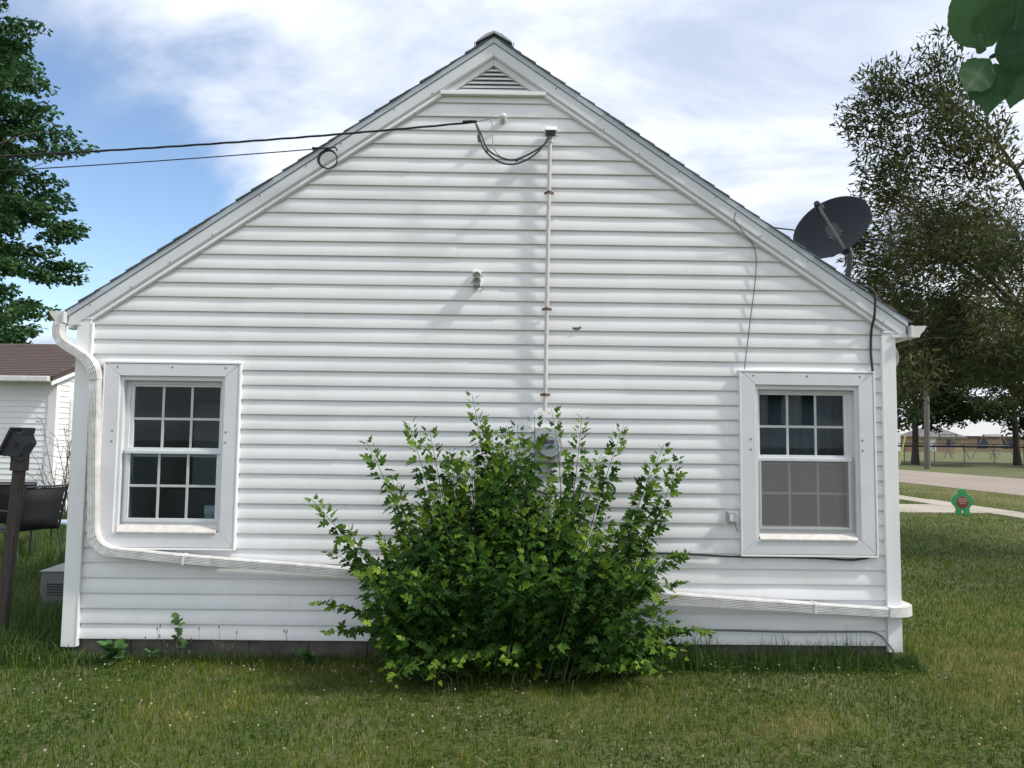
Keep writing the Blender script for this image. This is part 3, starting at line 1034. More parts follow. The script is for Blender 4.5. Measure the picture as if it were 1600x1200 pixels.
fl = empty('flood_light', (-0.205, 0, 2.56), 'small white two-socket outdoor light fixture high on the wall', 'light fixture')
MB().box(-0.235, -0.177, -0.022, 0.008, 2.565, 2.672).build('back_box', M['vinyl'], fl, bevel=0.004)
for z in (2.645, 2.607):
    MB().lathe((-0.206, -0.018, z + .006), (0, -1, -0.45), [(0, .020), (.03, .024), (.055, .030), (.058, .030), (.058, .024), (.03, .018)], 18).build('socket', M['porcelain'], fl, smooth=True)
MB().prism([(-0.06, 2.575), (-0.02, 2.59), (-0.02, 2.55), (-0.045, 2.54)], -0.228, -0.182, 'x').build('sensor', M['utility_grey'], fl, bevel=0.003)
MB().bar((-0.20, -0.03, 2.553), (-0.175, -0.055, 2.528), 0.02, 0.014).build('bracket', M['metal_white'], fl)
for x, z in ((-0.172, 2.63), (-0.240, 2.588)):
    MB().lathe((x, -0.03, z), (1, 0, 0), [(-.005, .006), (.005, .006)], 8).build('knob', M['screw'], fl)

ob = empty('cable_box', (1.557, 0, 0.95), 'small grey cable box with loose cable ends left of the right window', 'cable box')
MB().box(1.528, 1.588, -0.045, 0.008, 0.957, 1.027).build('housing', M['meter_box'], ob, bevel=0.004)
MB().box(1.54, 1.562, -0.048, -0.0455, 0.965, 1.01).build('cover', M['metal_white'], ob)
MB().tube(arc((1.545, -.03, .957), (1.51, -.03, .925), (1.46, -.012, .938), 6), 0.004, 6).build('cable', M['conduit'], ob)
MB().tube(arc((1.575, -.03, .957), (1.585, -.03, .925), (1.60, -.03, .895), 6), 0.004, 6).build('cable', M['cable_grey'], ob)

ft = MB()
fp = arc((0.462, -0.004, 2.283), (0.50, -0.008, 2.266), (0.525, -0.005, 2.290), 8)
ws = [0.001, .006, .0085, .0095, .009, .0085, .009, .008, .003]
ft.add([(p.x, p.y, p.z + s * w) for p, w in zip(fp, ws) for s in (-1, 1)] + [(p.x, p.y + .004, p.z + s * w) for p, w in zip(fp, ws) for s in (-1, 1)],
       [(2 * i, 2 * i + 2, 2 * i + 3, 2 * i + 1) for i in range(8)] + [(18 + 2 * i, 18 + 2 * i + 1, 18 + 2 * i + 3, 18 + 2 * i + 2) for i in range(8)])
tag(ft.build('feather', M['feather'], loc=(0.5, 0, 2.28)), 'curled brown feather stuck to the siding right of the conduit', 'feather')

# ------------------------------------------------------------------ wires
def smooth_path(pts, n=8):
    P = [Vector(p) for p in pts]
    out = []
    for i in range(len(P) - 1):
        p0, p1, p2, p3 = P[max(i - 1, 0)], P[i], P[i + 1], P[min(i + 2, len(P) - 1)]
        for j in range(n):
            t = j / n
            out.append(0.5 * ((2 * p1) + (p2 - p0) * t + (2 * p0 - 5 * p1 + 4 * p2 - p3) * t * t + (3 * p1 - p0 - 3 * p2 + p3) * t ** 3))
    return out + [P[-1]]


sd = empty('service_wire', (-0.045, -0.03, 3.76), 'black twisted service wire from the porcelain knob under the gable off to the left', 'power wire')
MB().lathe((-0.038, 0.01, 3.762), (0, -1, 0.1), [(0, .024), (.03, .024), (.035, .016), (.05, .016), (.055, .025), (.075, .022), (.085, .010)], 16).build('insulator', M['porcelain'], sd, smooth=True)
P0 = Vector((-0.05, -0.075, 3.752))
A0 = Vector((-0.23, -0.11, 3.700))
far = Vector((-7.4, -0.24, 3.22))


def drop(t, sag=0.10):
    p = A0.lerp(far, t)
    return Vector((p.x, p.y, p.z - sag * 4 * t * (1 - t)))


MB().tube([P0, (-0.13, -0.09, 3.733), A0], 0.004, 6).build('messenger', M['bare_wire'], sd)
NT = 260
base = [drop(i / NT) for i in range(NT + 1)]
for ph in (0, 2.1, 4.2):
    pth = [p + Vector((0, 0.0046 * math.cos(i * 0.30 + ph), 0.0046 * math.sin(i * 0.30 + ph))) for i, p in enumerate(base)]
    MB().tube(pth, 0.0036, 5).build('strand', M['black'], sd, smooth=True)
MB().tube([A0 + Vector((.012, 0, .006)), A0 + Vector((-.03, -.002, .004)), A0 + Vector((-.09, -.005, .0))], [.007, .010, .007], 8).build('splice', M['black'], sd, smooth=True)
for k, (dx, lo_) in enumerate(((0.0, 3.395), (0.012, 3.425))):
    MB().tube(smooth_path([A0 + Vector((0, 0, 0)), (-0.205 + dx, -0.12, 3.62), (-0.165 + dx * 2, -0.13, 3.50), (-0.07 + dx, -0.135, lo_ + .02), (0.04, -0.135, lo_),
                           (0.16, -0.125, lo_ + .055), (0.255, -0.105, 3.555), (0.284 + dx * 1.6, -0.085, 3.64)]), 0.0062, 6).build('drip_loop', M['black'], sd, smooth=True)
MB().tube(smooth_path([(-0.125, -0.092, 3.735), (-0.112, -0.10, 3.68), (-0.108, -0.115, 3.58), (-0.095, -0.13, 3.50), (-0.04, -0.135, 3.435), (0.0, -0.136, 3.42)]), 0.0038, 6).build('neutral', M['bare_wire'], sd, smooth=True)
for p in (((-0.207, -0.122, 3.60), (-0.198, -0.126, 3.555)), ((-0.153, -0.133, 3.49), (-0.146, -0.133, 3.475)), ((0.05, -0.135, 3.42), (0.068, -0.135, 3.425))):
    MB().tube(p, 0.0105, 6).build('connector', M['black'], sd)

tw = empty('telephone_wire', (-1.2, -0.09, 3.50), 'thinner black telephone wire with a round coil on the left rake board', 'telephone wire')
H = Vector((-1.205, -0.09, 3.512))
MB().tube([H + (Vector((-8.0, -0.22, 3.05)) - H) * (i / 40) - Vector((0, 0, 0.07 * 4 * (i / 40) * (1 - i / 40))) for i in range(41)], 0.0042, 6).build('cable', M['black'], tw, smooth=True)
for r_, dx, dz in ((0.066, 0, 0), (0.062, .004, -.003), (0.068, -.003, .002)):
    cpt = [(-1.255 + dx + r_ * math.cos(a), -0.075 - .006 * math.sin(2 * a), 3.432 + dz + r_ * math.sin(a)) for a in [2 * math.pi * i / 28 for i in range(29)]]
    MB().tube(cpt, 0.0042, 5).build('coil', M['black'], tw, smooth=True)
MB().tube([(-1.36, -0.10, 3.502), (-1.27, -0.085, 3.506), H], [.0075, .0075, .005], 6).build('grip', M['black'], tw)
MB().lathe((-1.20, -0.04, 3.512), (0, -1, 0), [(0, .006), (.06, .005)], 6).build('hook', M['dark_metal'], tw)

tag(MB().tube(smooth_path([(1.60, -0.056, 3.105), (1.588, -0.048, 3.06), (1.612, -0.045, 3.02), (1.66, -0.03, 2.965), (1.722, -0.012, 2.90), (1.752, -0.010, 2.80), (1.742, -0.010, 2.62), (1.712, -0.010, 2.40), (1.682, -0.012, 2.18), (1.655, -0.028, 2.006)]), 0.0038, 6)
    .build('telephone_cable', M['cable_grey'], loc=(1.65, -.01, 2.0), smooth=True), 'thin grey cable drooping from the right rake down to the right window corner', 'cable')
tag(MB().tube(smooth_path([(2.50, 0.0, 2.605), (2.535, -0.070, 2.568), (2.555, -0.068, 2.50), (2.556, -0.050, 2.38), (2.552, -0.014, 2.30), (2.545, -0.012, 2.14), (2.543, -0.036, 2.003)]), 0.0085, 7)
    .build('antenna_cable', M['black'], loc=(2.545, -.01, 2.0), smooth=True), 'thick black cable hanging straight down from the roof edge beside the right corner', 'cable')
tag(MB().tube(smooth_path([(0.95, -0.014, 0.742), (1.15, -0.014, 0.738), (1.31, -0.014, 0.734), (1.55, -0.016, 0.7225), (1.945, -0.016, 0.7215), (2.2, -0.016, 0.716), (2.385, -0.016, 0.708), (2.50, -0.016, 0.724)]), 0.0068, 6)
    .build('wall_cable', M['black'], loc=(1.7, -.01, .72), smooth=True), 'black cable running along the lower edge of the right window', 'cable')
tag(MB().tube(smooth_path([(0.9, -0.012, 0.234), (1.197, -0.012, 0.230), (1.6, -0.013, 0.2265), (1.938, -0.012, 0.2205), (2.3, -0.012, 0.2245), (2.50, -0.013, 0.226), (2.57, -0.016, 0.200), (2.61, -0.03, 0.155), (2.645, -0.05, 0.09), (2.66, -0.06, 0.0)]), 0.006, 6)
    .build('ground_cable', M['cable_grey'], loc=(1.7, -.01, .22), smooth=True), 'dark cable along the lowest siding board bending down at the right corner', 'cable')
cc = MB()
for r_, dx in ((0.055, 0), (0.05, .01), (0.06, -.005)):
    cc.tube([(0.70 + dx + r_ * math.cos(a), -0.03 - .01 * math.sin(a), 1.165 + r_ * .9 * math.sin(a)) for a in [2 * math.pi * i / 20 for i in range(21)]], 0.006, 5)
tag(cc.build('cable_coil', M['black'], loc=(0.7, -.02, 1.1), smooth=True), 'coil of black cable on the wall, seen through the right side of the bush', 'cable coil')
tag(MB().tube([(1.55, 3.0, 4.05), (3.2, 3.5, 4.0), (6.2, 5.2, 4.22), (13.0, 9.2, 5.1)], 0.009, 5).build('overhead_wire', M['black'], loc=(1.55, 3.0, 4.05)), 'black overhead wire passing behind the satellite dish to the right', 'power wire')

# ------------------------------------------------------------------ satellite dish
dc = Vector((2.51, 0.52, 3.175))
vw = Vector((-0.387, -0.892, -0.240)).normalized()     # dish towards the yard in front of the house
vr = Vector((0, 0, 1)).cross(vw).normalized()
vu = vw.cross(vr)
mdir = -0.47 * vr + 0.88 * vu
dn = (0.66 * vw + 0.75 * mdir).normalized()
dw = (mdir - mdir.dot(dn) * dn).normalized()
du = dw.cross(dn)
sat = empty('satellite_dish', (2.70, 0.62, ztop(2.70)), 'dark grey satellite dish on the right roof edge', 'satellite dish')


def dish_shell(r0, dep, th):
    mb = MB()
    n, mrg = 40, 9
    vs_, fs_ = [], []
    for side in (0, 1):
        for i in range(mrg + 1):
            q = i / mrg
            for j in range(n):
                a = 2 * math.pi * j / n
                p = dc + du * (r0 * 0.95 * q * math.cos(a)) + dw * (r0 * q * math.sin(a)) + dn * (dep * (q * q - 1) - side * th)
                vs_.append(p)
    off = (mrg + 1) * n
    for side in (0, 1):
        for i in range(mrg):
            for j in range(n):
                k = (j + 1) % n
                f = (side * off + i * n + j, side * off + i * n + k, side * off + (i + 1) * n + k, side * off + (i + 1) * n + j)
                fs_.append(f if side else f[::-1])
    for j in range(n):
        k = (j + 1) % n
        fs_.append((mrg * n + j, mrg * n + k, off + mrg * n + k, off + mrg * n + j))
    return mb.add(vs_, fs_)


RD = 0.315
refl = dish_shell(RD, 0.055, 0.006).build('reflector', M['dish'], sat, smooth=True)
for a, b in ((-.045, -.06), (.05, -.06), (-.045, -.16), (.05, -.16)):
    p = dc + du * a + dw * b - dn * 0.05
    MB().lathe(p, dn, [(0, .008), (.006, .008), (.008, .004)], 8).build('bolt', M['dish_metal'], refl)
low = dc - dw * (RD * 0.93) + dn * 0.01
lnb = dc + dn * 0.30 - dw * 0.06
MB().bar(low - dn * 0.03, lnb - dw * .02, 0.014, 0.02, du).build('feed_arm', M['screw'], sat, bevel=0.003)
MB().lathe(lnb, (dc - lnb), [(-.03, .02), (.0, .026), (.03, .026), (.035, .032), (.05, .034)], 14).build('feed_horn', M['dark_metal'], sat, smooth=True)
back = dc - dn * 0.10
foot = Vector((2.70, 0.66, ztop(2.70) + 0.0))
MB().obox(back + dn * 0.02, du * .05, dw * .11, dn * .03).build('back_bracket', M['dark_metal'], sat, bevel=0.004)
MB().tube(smooth_path([back - dw * .06, back - dw * .18 + Vector((.05, .02, -.02)), (2.70, 0.68, 2.72), foot]), 0.021, 10).build('mast', M['dish_metal'], sat, smooth=True)
MB().bar(low - dn * 0.05, back - dw * .09, 0.04, 0.05, du).build('arm_clamp', M['dark_metal'], sat, bevel=0.004)
fn = Vector((SL, 0, 1)).normalized()
ft_ = fn.cross(Vector((0, 1, 0))).normalized()
MB().obox(foot + fn * .012, ft_ * .08, Vector((0, .06, 0)), fn * .006).build('foot_plate', M['dish_metal'], sat, bevel=0.002)
MB().bar(foot + ft_ * -.06 + fn * .02, Vector((2.70, 0.67, 2.66)), 0.016, 0.016).build('strut', M['dish_metal'], sat)

# ------------------------------------------------------------------ neighbour's garage
GX1, GY0, GE = -8.16, 8.72, 2.50
gar = empty('garage', (-10.5, 11.0, 0), 'white garage with brown shingle roof beyond the left corner of the house', 'garage')
z = 0.06
while z < 2.44:
    mb = MB()
    mb.add([(-14, GY0 + .012, z), (-14, GY0, z), (-14, GY0 + .012, z + .1016), (GX1 - .14, GY0 + .012, z), (GX1 - .14, GY0, z), (GX1 - .14, GY0 + .012, z + .1016)],
           [(0, 3, 4, 1), (1, 4, 5, 2)])
    mb.build('siding_board', M['vinyl'], gar)
    mb = MB()
    mb.add([(GX1 - .012, GY0 + .02, z), (GX1, GY0 + .02, z), (GX1 - .012, GY0 + .02, z + .1016), (GX1 - .012, 9.16, z), (GX1, 9.16, z), (GX1 - .012, 9.16, z + .1016)],
           [(0, 1, 4, 3), (1, 2, 5, 4)])
    mb.build('siding_board', M['vinyl2'], gar)
    z += 0.1016
GR, GRZ, GS = 11.0, 3.37, 0.335
gz_ = z
for i in range(9):          # boards of the gable above the eave
    za, zb_ = gz_ + i * .1016, gz_ + (i + 1) * .1016
    y0 = GR - (GRZ - .07 - za) / GS
    y1 = 2 * GR - y0
    if y0 < GR - 0.1:
        y0 = max(y0, GY0 + .02)
        y1 = 2 * GR - y0
        MB().add([(GX1, y0, za), (GX1, y1, za), (GX1 - .012, y1, zb_), (GX1 - .012, y0, zb_), (GX1 - .012, y0, za), (GX1 - .012, y1, za)], [(0, 1, 2, 3), (0, 4, 5, 1)]).build('siding_board', M['vinyl2'], gar)
MB().box(GX1 - .03, GX1 - .014, 9.1, 13.2, 0.0, 2.5).build('side_wall', M['vinyl2'], gar)
MB().box(-14, GX1 - .1, GY0 + .02, 13.3, 0, 2.45).build('core_wall', M['vinyl'], gar)
MB().box(GX1 - .14, GX1 + .012, GY0 - .012, GY0 + .10, 0.03, 2.46).build('corner_post', M['vinyl'], gar, bevel=0.004)
groof = MB().prism([(GY0 - .3, GE + .02), (GR, GRZ), (2 * GR - GY0 + .3, GE + .02), (2 * GR - GY0 + .3, GE - .06), (GR, GRZ - .09), (GY0 - .3, GE - .06)], -14.2, GX1 + .09, 'x').build('roof', M['shingle_brown'], gar)
i = 0
dr = math.hypot(1, GS)
while True:
    y0 = GY0 - .32 + i * .135 / dr
    y1 = y0 + .16 / dr
    if y1 > GR:
        break
    zf = lambda y: GE + .02 + (y - GY0 + .3) * (GRZ - GE - .02) / (GR - GY0 + .3)
    MB().prism([(y0, zf(y0) + .002), (y0, zf(y0) + .014), (y1, zf(y1) + .003), (y1, zf(y1) + .001)], -14.2, GX1 + .10 + random.uniform(-.006, .006), 'x').build('shingle', M['shingle_brown'], groof)
    i += 1
MB().prism([(GR - .1, GRZ - .02), (GR, GRZ + .03), (GR + .1, GRZ - .02)], -14.2, GX1 + .11, 'x').build('ridge_cap', M['shingle_brown'], groof)
MB().box(-14.2, GX1 + .06, GY0 - .40, GY0 - .31, GE - .075, GE + .02).build('gutter', M['gutter'], gar, bevel=0.012)
MB().box(-14.2, GX1 + .06, GY0 - .30, GY0 - .0, GE - .075, GE - .062).build('soffit', M['fascia'], gar)
zg = lambda y: GE + (y - GY0 + .3) * (GRZ - GE - .02) / (GR - GY0 + .3)
MB().prism([(GY0 - .30, zg(GY0 - .3) - .01), (GR, GRZ - .03), (GR, GRZ - .16), (GY0 - .30, zg(GY0 - .3) - .14)], GX1 + .065, GX1 + .088, 'x').build('rake_board', M['vinyl'], gar, bevel=0.004)
dr_ = MB().box(GX1 - .012, GX1 + .02, 9.16, 10.2, 0.0, 2.14).build('door_frame', M['fascia'], gar)
MB().box(GX1 + .0205, GX1 + .03, 9.26, 10.1, 0.05, 2.05).build('door', M['vinyl'], dr_, bevel=0.004)
MB().box(GX1 + .0305, GX1 + .034, 9.30, 10.0, 1.66, 2.0).build('door_window', plain('dim_door_glass', (0.16, 0.15, 0.22), 0.15), dr_)

# ------------------------------------------------------------------ things in the side yard
bp_ = empty('birdhouse_post', (-3.56, 0.34, 0), 'leaning weathered wooden post with a dark broken birdhouse on top', 'birdhouse')
pa, pb = Vector((-3.60, 0.34, -0.1)), Vector((-3.495, 0.30, 1.335))
MB().bar(pa, pb, 0.066, 0.06).build('post', M['old_wood'], bp_, bevel=0.005)
MB().bar(pb + Vector((0, -.01, -.10)), pb + Vector((.003, -.01, .035)), 0.092, 0.08).build('collar', M['old_wood'], bp_, bevel=0.005)
hb = MB().prism([(-3.588, 1.352), (-3.526, 1.516), (-3.438, 1.508), (-3.406, 1.432), (-3.462, 1.338), (-3.516, 1.335)], 0.22, 0.34).build('nest_box', M['bird_dark'], bp_, bevel=0.004)
MB().bar((-3.602, .28, 1.345), (-3.513, .28, 1.545), 0.015, 0.17).build('roof_board', M['old_wood'], bp_, bevel=0.003)
MB().bar((-3.440, .28, 1.50), (-3.433, .28, 1.545), 0.018, 0.13).build('roof_board', M['bird_dark'], bp_, bevel=0.003)
MB().bar((-3.612, .24, 1.372), (-3.564, .24, 1.352), 0.028, 0.03).build('perch', M['bird_dark'], bp_)
MB().bar((-3.500, .24, 1.338), (-3.442, .24, 1.318), 0.026, 0.03).build('perch', M['bird_dark'], bp_)
MB().lathe((-3.492, .198, 1.43), (0, -1, 0), [(0, .02), (.004, .02)], 14).build('entrance', M['black'], hb)


def patio_chair(loc, rz, label):
    root = empty('patio_chair', loc, label, 'chair', 'black sling patio chairs beside the garage')
    root.rotation_euler.z = 0

    c, s = math.cos(rz), math.sin(rz)

    def T(x, y, z):
        return (loc[0] + c * x - s * y, loc[1] + s * x + c * y, loc[2] + z)

    def slab(poly, x0, x1, name):
        mb = MB()
        n = len(poly)
        vs_ = [T(x0, y, z) for y, z in poly] + [T(x1, y, z) for y, z in poly]
        mb.add(vs_, [(i, i + 1, n + i + 1, n + i) for i in range(n - 1)])
        o = mb.build(name, M['sling'], root, smooth=True)
        m = o.modifiers.new('thick', 'SOLIDIFY')
        m.thickness = 0.012
        return o
    slab([(0.22, 0.40), (0.24, 0.55), (0.28, 0.72), (0.32, 0.88)], -0.24, 0.24, 'backrest')
    slab([(-0.26, 0.42), (-0.1, 0.395), (0.1, 0.385), (0.22, 0.40)], -0.24, 0.24, 'seat')
    for sx in (-1, 1):
        MB().tube([T(sx * .255, -0.27, .42), T(sx * .255, .1, .385), T(sx * .255, .22, .40), T(sx * .255, .33, .90)], 0.013, 8).build('frame_rail', M['dark_metal'], root, smooth=True)
        MB().tube([T(sx * .265, -0.24, .41), T(sx * .27, -.27, 0.0)], 0.012, 8).build('leg', M['dark_metal'], root)
        MB().tube([T(sx * .265, 0.20, .40), T(sx * .27, .30, 0.0)], 0.012, 8).build('leg', M['dark_metal'], root)
        MB().tube([T(sx * .275, -0.25, .40), T(sx * .285, -.25, .61), T(sx * .285, -.2, .63), T(sx * .285, .22, .62), T(sx * .265, .28, .60)], 0.012, 8).build('arm', M['dark_metal'], root, smooth=True)
    MB().tube([T(-.255, .33, .90), T(.255, .33, .90)], 0.012, 8).build('top_rail', M['dark_metal'], root)
    return root


patio_chair((-5.55, 3.75, 0), math.radians(-112), 'black sling patio chair nearer the house corner, seen side on')
patio_chair((-6.06, 4.5, 0), math.radians(-168), 'black sling patio chair behind the leaning post, seen from the back')

ac = empty('utility_box', (-3.75, 1.35, 0), 'low grey utility box with a ridged lid beside the left corner post', 'utility box')
MB().box(-3.86, -3.32, 1.24, 1.72, 0.0, 0.355).build('cabinet', plain('dull_grey_box', (.15, .155, .15), .7), ac, bevel=0.01)
MB().add([(-3.875, 1.225, .357), (-3.305, 1.225, .357), (-3.305, 1.735, .357), (-3.875, 1.735, .357), (-3.66, 1.42, .435), (-3.5, 1.42, .435), (-3.5, 1.55, .435), (-3.66, 1.55, .435)],
         [(3, 2, 1, 0), (0, 1, 5, 4), (1, 2, 6, 5), (2, 3, 7, 6), (3, 0, 4, 7), (4, 5, 6, 7)]).build('lid', M['utility_grey'], ac, bevel=0.004)
for i in range(5):
    MB().box(-3.80, -3.45, 1.232, 1.2385, 0.16 + i * .022, 0.168 + i * .022).build('louver', M['dark_metal'], ac)
tag(MB().prism([(-7.15, 7.0), (-6.75, 6.95), (-6.6, 7.2), (-6.9, 7.4), (-7.2, 7.3)], 0.06, 0.12, 'z').build('plastic_lid', M['blue_plastic'], loc=(-6.9, 7.2, 0.06), bevel=0.02), 'pale blue plastic lid lying in the grass by the garage', 'plastic lid')
# ------------------------------------------------------------------ vegetation tools
LANCE = (np.array([(0, 0, 0), (-0.115, 0.3, 0.02), (0.115, 0.3, 0.02), (-0.10, 0.62, 0.0), (0.10, 0.62, 0.0), (0, 1.0, -0.16)]),
         np.array([(0, 2, 1), (1, 2, 4), (1, 4, 3), (3, 4, 5)]))
OVAL = (np.array([(0, 0, 0), (-0.30, 0.35, 0.05), (0.30, 0.35, 0.05), (-0.24, 0.7, 0.03), (0.24, 0.7, 0.03), (0, 1.0, -0.08), (0, .5, -.03)]),
        np.array([(0, 6, 1), (0, 2, 6), (1, 6, 3), (2, 4, 6), (3, 6, 5), (4, 5, 6)]))
MAPLE = (np.array([(0, 0, 0), (-0.42, 0.25, 0.03), (-0.20, 0.48, 0), (-0.36, 0.78, -0.02), (0, 1.0, -.08), (0.36, 0.78, -0.02), (0.20, 0.48, 0), (0.42, 0.25, .03)]),
         np.array([(0, 2, 1), (2, 4, 3), (0, 6, 2), (2, 6, 4), (6, 5, 4), (0, 7, 6)]))
_mo = [(0, 0.0), (-0.15, -0.03), (-0.34, 0.08), (-0.40, 0.26), (-0.15, 0.30), (-0.36, 0.52), (-0.31, 0.68), (-0.11, 0.56), (-0.15, 0.80), (0, 1.05),
       (0.13, 0.80), (0.11, 0.58), (0.29, 0.70), (0.37, 0.50), (0.15, 0.31), (0.41, 0.28), (0.36, 0.09), (0.15, -0.03)]
MULB = (np.array([(x, y, 0.16 * abs(x) - 0.13 * y * y) for x, y in _mo] + [(0, 0.35, -0.03)]),
        np.array([(18, (i + 1) % 18, i) for i in range(18)]))


def leafcloud(rng, centers, dirs, ext, n, size, droop=0.2, up=0.4, tint0=0.5, tvar=0.25):
    """leaves in ellipsoid boughs: centers (K,3), dirs (K,3) unit, ext (K,3) length/width/height"""
    K = len(centers)
    per = rng.poisson(n, K) if np.isscalar(n) else rng.poisson(np.asarray(n))
    idx = np.repeat(np.arange(K), per)
    N = len(idx)
    q = norm(rng.normal(size=(N, 3))) * (rng.random((N, 1)) ** 0.45)
    d = dirs[idx]
    s = norm(np.cross(d, np.array([0, 0, 1.0])) + 1e-6)
    u = np.cross(s, d)
    e = ext[idx]
    pos = centers[idx] + d * q[:, :1] * e[:, :1] + s * q[:, 1:2] * e[:, 1:2] + u * q[:, 2:] * e[:, 2:]
    ax = norm(d * 0.7 + s * q[:, 1:2] * 1.1 + rng.normal(0, 0.55, (N, 3)) + np.array([0, 0, -droop]))
    nr = norm(rng.normal(0, 0.6, (N, 3)) + np.array([0, 0, up + 0.4]))
    sz = size * rng.uniform(0.65, 1.25, N)
    ct = rng.normal(0, 0.16, K)
    tint = np.clip(tint0 + ct[idx] + rng.normal(0, tvar, N), 0, 1)
    return pos, frames(ax, nr), sz, tint


def limb_path(rng, a, b, sagz=0.0, wob=0.1, n=7):
    a, b = np.array(a, float), np.array(b, float)
    L = np.linalg.norm(b - a)
    out = []
    w = rng.normal(0, wob * L * 0.3, 3)
    for i in range(n + 1):
        t = i / n
        p = a + (b - a) * t + w * math.sin(math.pi * t) + np.array([0, 0, sagz * L * math.sin(math.pi * t)])
        out.append(tuple(p))
    return out


def tree(name, label, base, trunk_top, r0, centers, dirs, ext, n, size, template, mat, seed, limbs=8, attach=(0.35, 0.95), group=None, lean=(0, 0), droop=.2, twig_r=0.018, tint0=.5, tvar=.22, sub=0):
    rng = np.random.default_rng(seed)
    base = np.array(base, float)
    t = empty(name, tuple(base), label, 'tree', group)
    top = np.array([base[0] + lean[0], base[1] + lean[1], trunk_top])
    tp = limb_path(rng, base - np.array([0, 0, .2]), top, 0, 0.06, 10)
    tr_ = [r0 * (1.35 if i == 0 else 1.0) * (1 - 0.82 * i / 10) for i in range(11)]
    MB().tube(tp, tr_, 10).build('trunk', M['bark'], t, smooth=True)
    T_ = np.array(tp)
    tw_ = MB()
    order = rng.permutation(len(centers))
    main = []
    for j, k in enumerate(order):
        c = centers[k]
        f = np.clip((c[2] - base[2]) / (top[2] - base[2]) - 0.22, attach[0], attach[1])
        i = int(f * 10)
        st = T_[i]
        if j < limbs:
            pth = limb_path(rng, st, c, 0.08, 0.12)
            rr = max(tr_[i] * 0.5, twig_r * 1.6)
            MB().tube(pth, [rr * (1 - .8 * q / 7) for q in range(8)], 7).build('limb', M['bark'], t, smooth=True)
            main += [np.array(p) for p in pth[2:]]
        else:
            mm_ = np.array(main) if main else T_
            e = mm_[np.argmin(np.linalg.norm(mm_ - c, axis=1) + 0.6 * np.maximum(mm_[:, 2] - c[2], 0))]
            pth = limb_path(rng, e, c + dirs[k] * ext[k][0] * 0.6, 0.05, 0.1, 5)
            tw_.tube(pth, [twig_r * (1 - .75 * q / 5) for q in range(6)], 5)
        for _ in range(sub):
            e2 = c + norm(rng.normal(size=3) + dirs[k] * .8) * ext[k] * rng.uniform(.6, 1.0)
            tw_.tube(limb_path(rng, c, e2, .05, .1, 3), [twig_r * .5, twig_r * .4, twig_r * .3, twig_r * .15], 4)
    if tw_.v:
        tag(tw_.build('branches', M['bark'], t), kind='stuff')
    pos, R_, sz, tint = leafcloud(rng, centers, dirs, ext, n, size, droop, 0.4, tint0, tvar)
    V_, T3, tt = scatter(template[0], template[1], pos, R_, sz, tint)
    tag(arr_mesh('crown', V_, T3, mat, tt, t), kind='stuff')
    return t


def shell_boughs(rng, center, radii, K, inner=0.35, lo=-1.0):
    q = norm(rng.normal(size=(K * 3, 3)))
    q = q[q[:, 2] > lo][:K]
    r = rng.uniform(inner, 1.0, (len(q), 1)) ** 0.6
    c = center + q * r * radii
    d = norm(q * np.array([1, 1, 0.35]) + rng.normal(0, .2, (len(q), 3)))
    return c, d


# ---- tall tree on the left, layered boughs on a narrowing column
rng = np.random.default_rng(21)
TC = np.array([-20.8, 21.0, 0])
cs, dsr, ex = [], [], []
for zl in np.arange(3.2, 20.6, 0.72):
    rad = np.interp(zl, [3, 5, 7.0, 9.5, 12, 14.5, 17, 20.6], [3.6, 4.0, 4.7, 4.9, 4.4, 3.6, 2.7, 0.8])
    nb = max(3, int(3.4 * rad))
    for j in range(nb):
        a = 2 * math.pi * (j + rng.uniform(-.35, .35)) / nb + zl
        r = rad * rng.uniform(0.45, 1.04)
        cs.append(TC + np.array([math.cos(a) * r, math.sin(a) * r, zl + rng.uniform(-.3, .3) + 0.10 * r]))
        dsr.append((math.cos(a), math.sin(a), rng.uniform(-.05, .3)))
        ex.append((rng.uniform(.75, 1.3), rng.uniform(.45, .75), rng.uniform(.22, .40)))
tree('maple_tree', 'tall dark green tree rising above the garage at the left edge', tuple(TC), 19.6, 0.36, np.array(cs), norm(np.array(dsr)), np.array(ex), 330, 0.165, MAPLE, M['mapleleaf'], 4, limbs=12, twig_r=0.03, tint0=.42)

# ---- narrow-leaved tree on the right; its trunk stands just outside the picture
rng = np.random.default_rng(8)
tc_ = np.array([7.35, 4.6, 4.6])
cs, dsr, ex, nn = [], [], [], []
spots = [(4.05, 4.7, 5.75, .5), (4.25, 4.6, 6.15, .5), (4.6, 4.9, 6.3, .6), (5.0, 4.5, 6.45, .6), (5.35, 4.8, 6.2, .6), (4.45, 4.5, 5.4, .55), (4.9, 4.4, 5.7, .6),
         (3.72, 4.5, 4.35, .45), (4.0, 4.6, 4.1, .5), (4.4, 4.8, 4.75, .55), (4.2, 4.4, 5.0, .5), (4.9, 5.0, 5.1, .6), (5.4, 4.7, 5.5, .6), (5.8, 5.0, 6.0, .6), (6.2, 4.7, 5.6, .6), (5.9, 4.5, 5.0, .6),
         (5.3, 4.9, 4.4, .6), (4.8, 4.6, 4.0, .6), (4.3, 4.9, 3.7, .55), (5.6, 4.6, 3.9, .6), (6.2, 4.9, 4.4, .65)]
for x, y, z, e in spots:
    x = x + 0.72 * min(1.0, max(0.3, (6.6 - x) / 1.6))
    cs.append((x, y, z))
    d = np.array([x - 6.6, (y - 4.6), (z - 3.6)])
    dsr.append(d)
    ex.append((e * .95, e * .72, e * .62))
    nn.append(640)
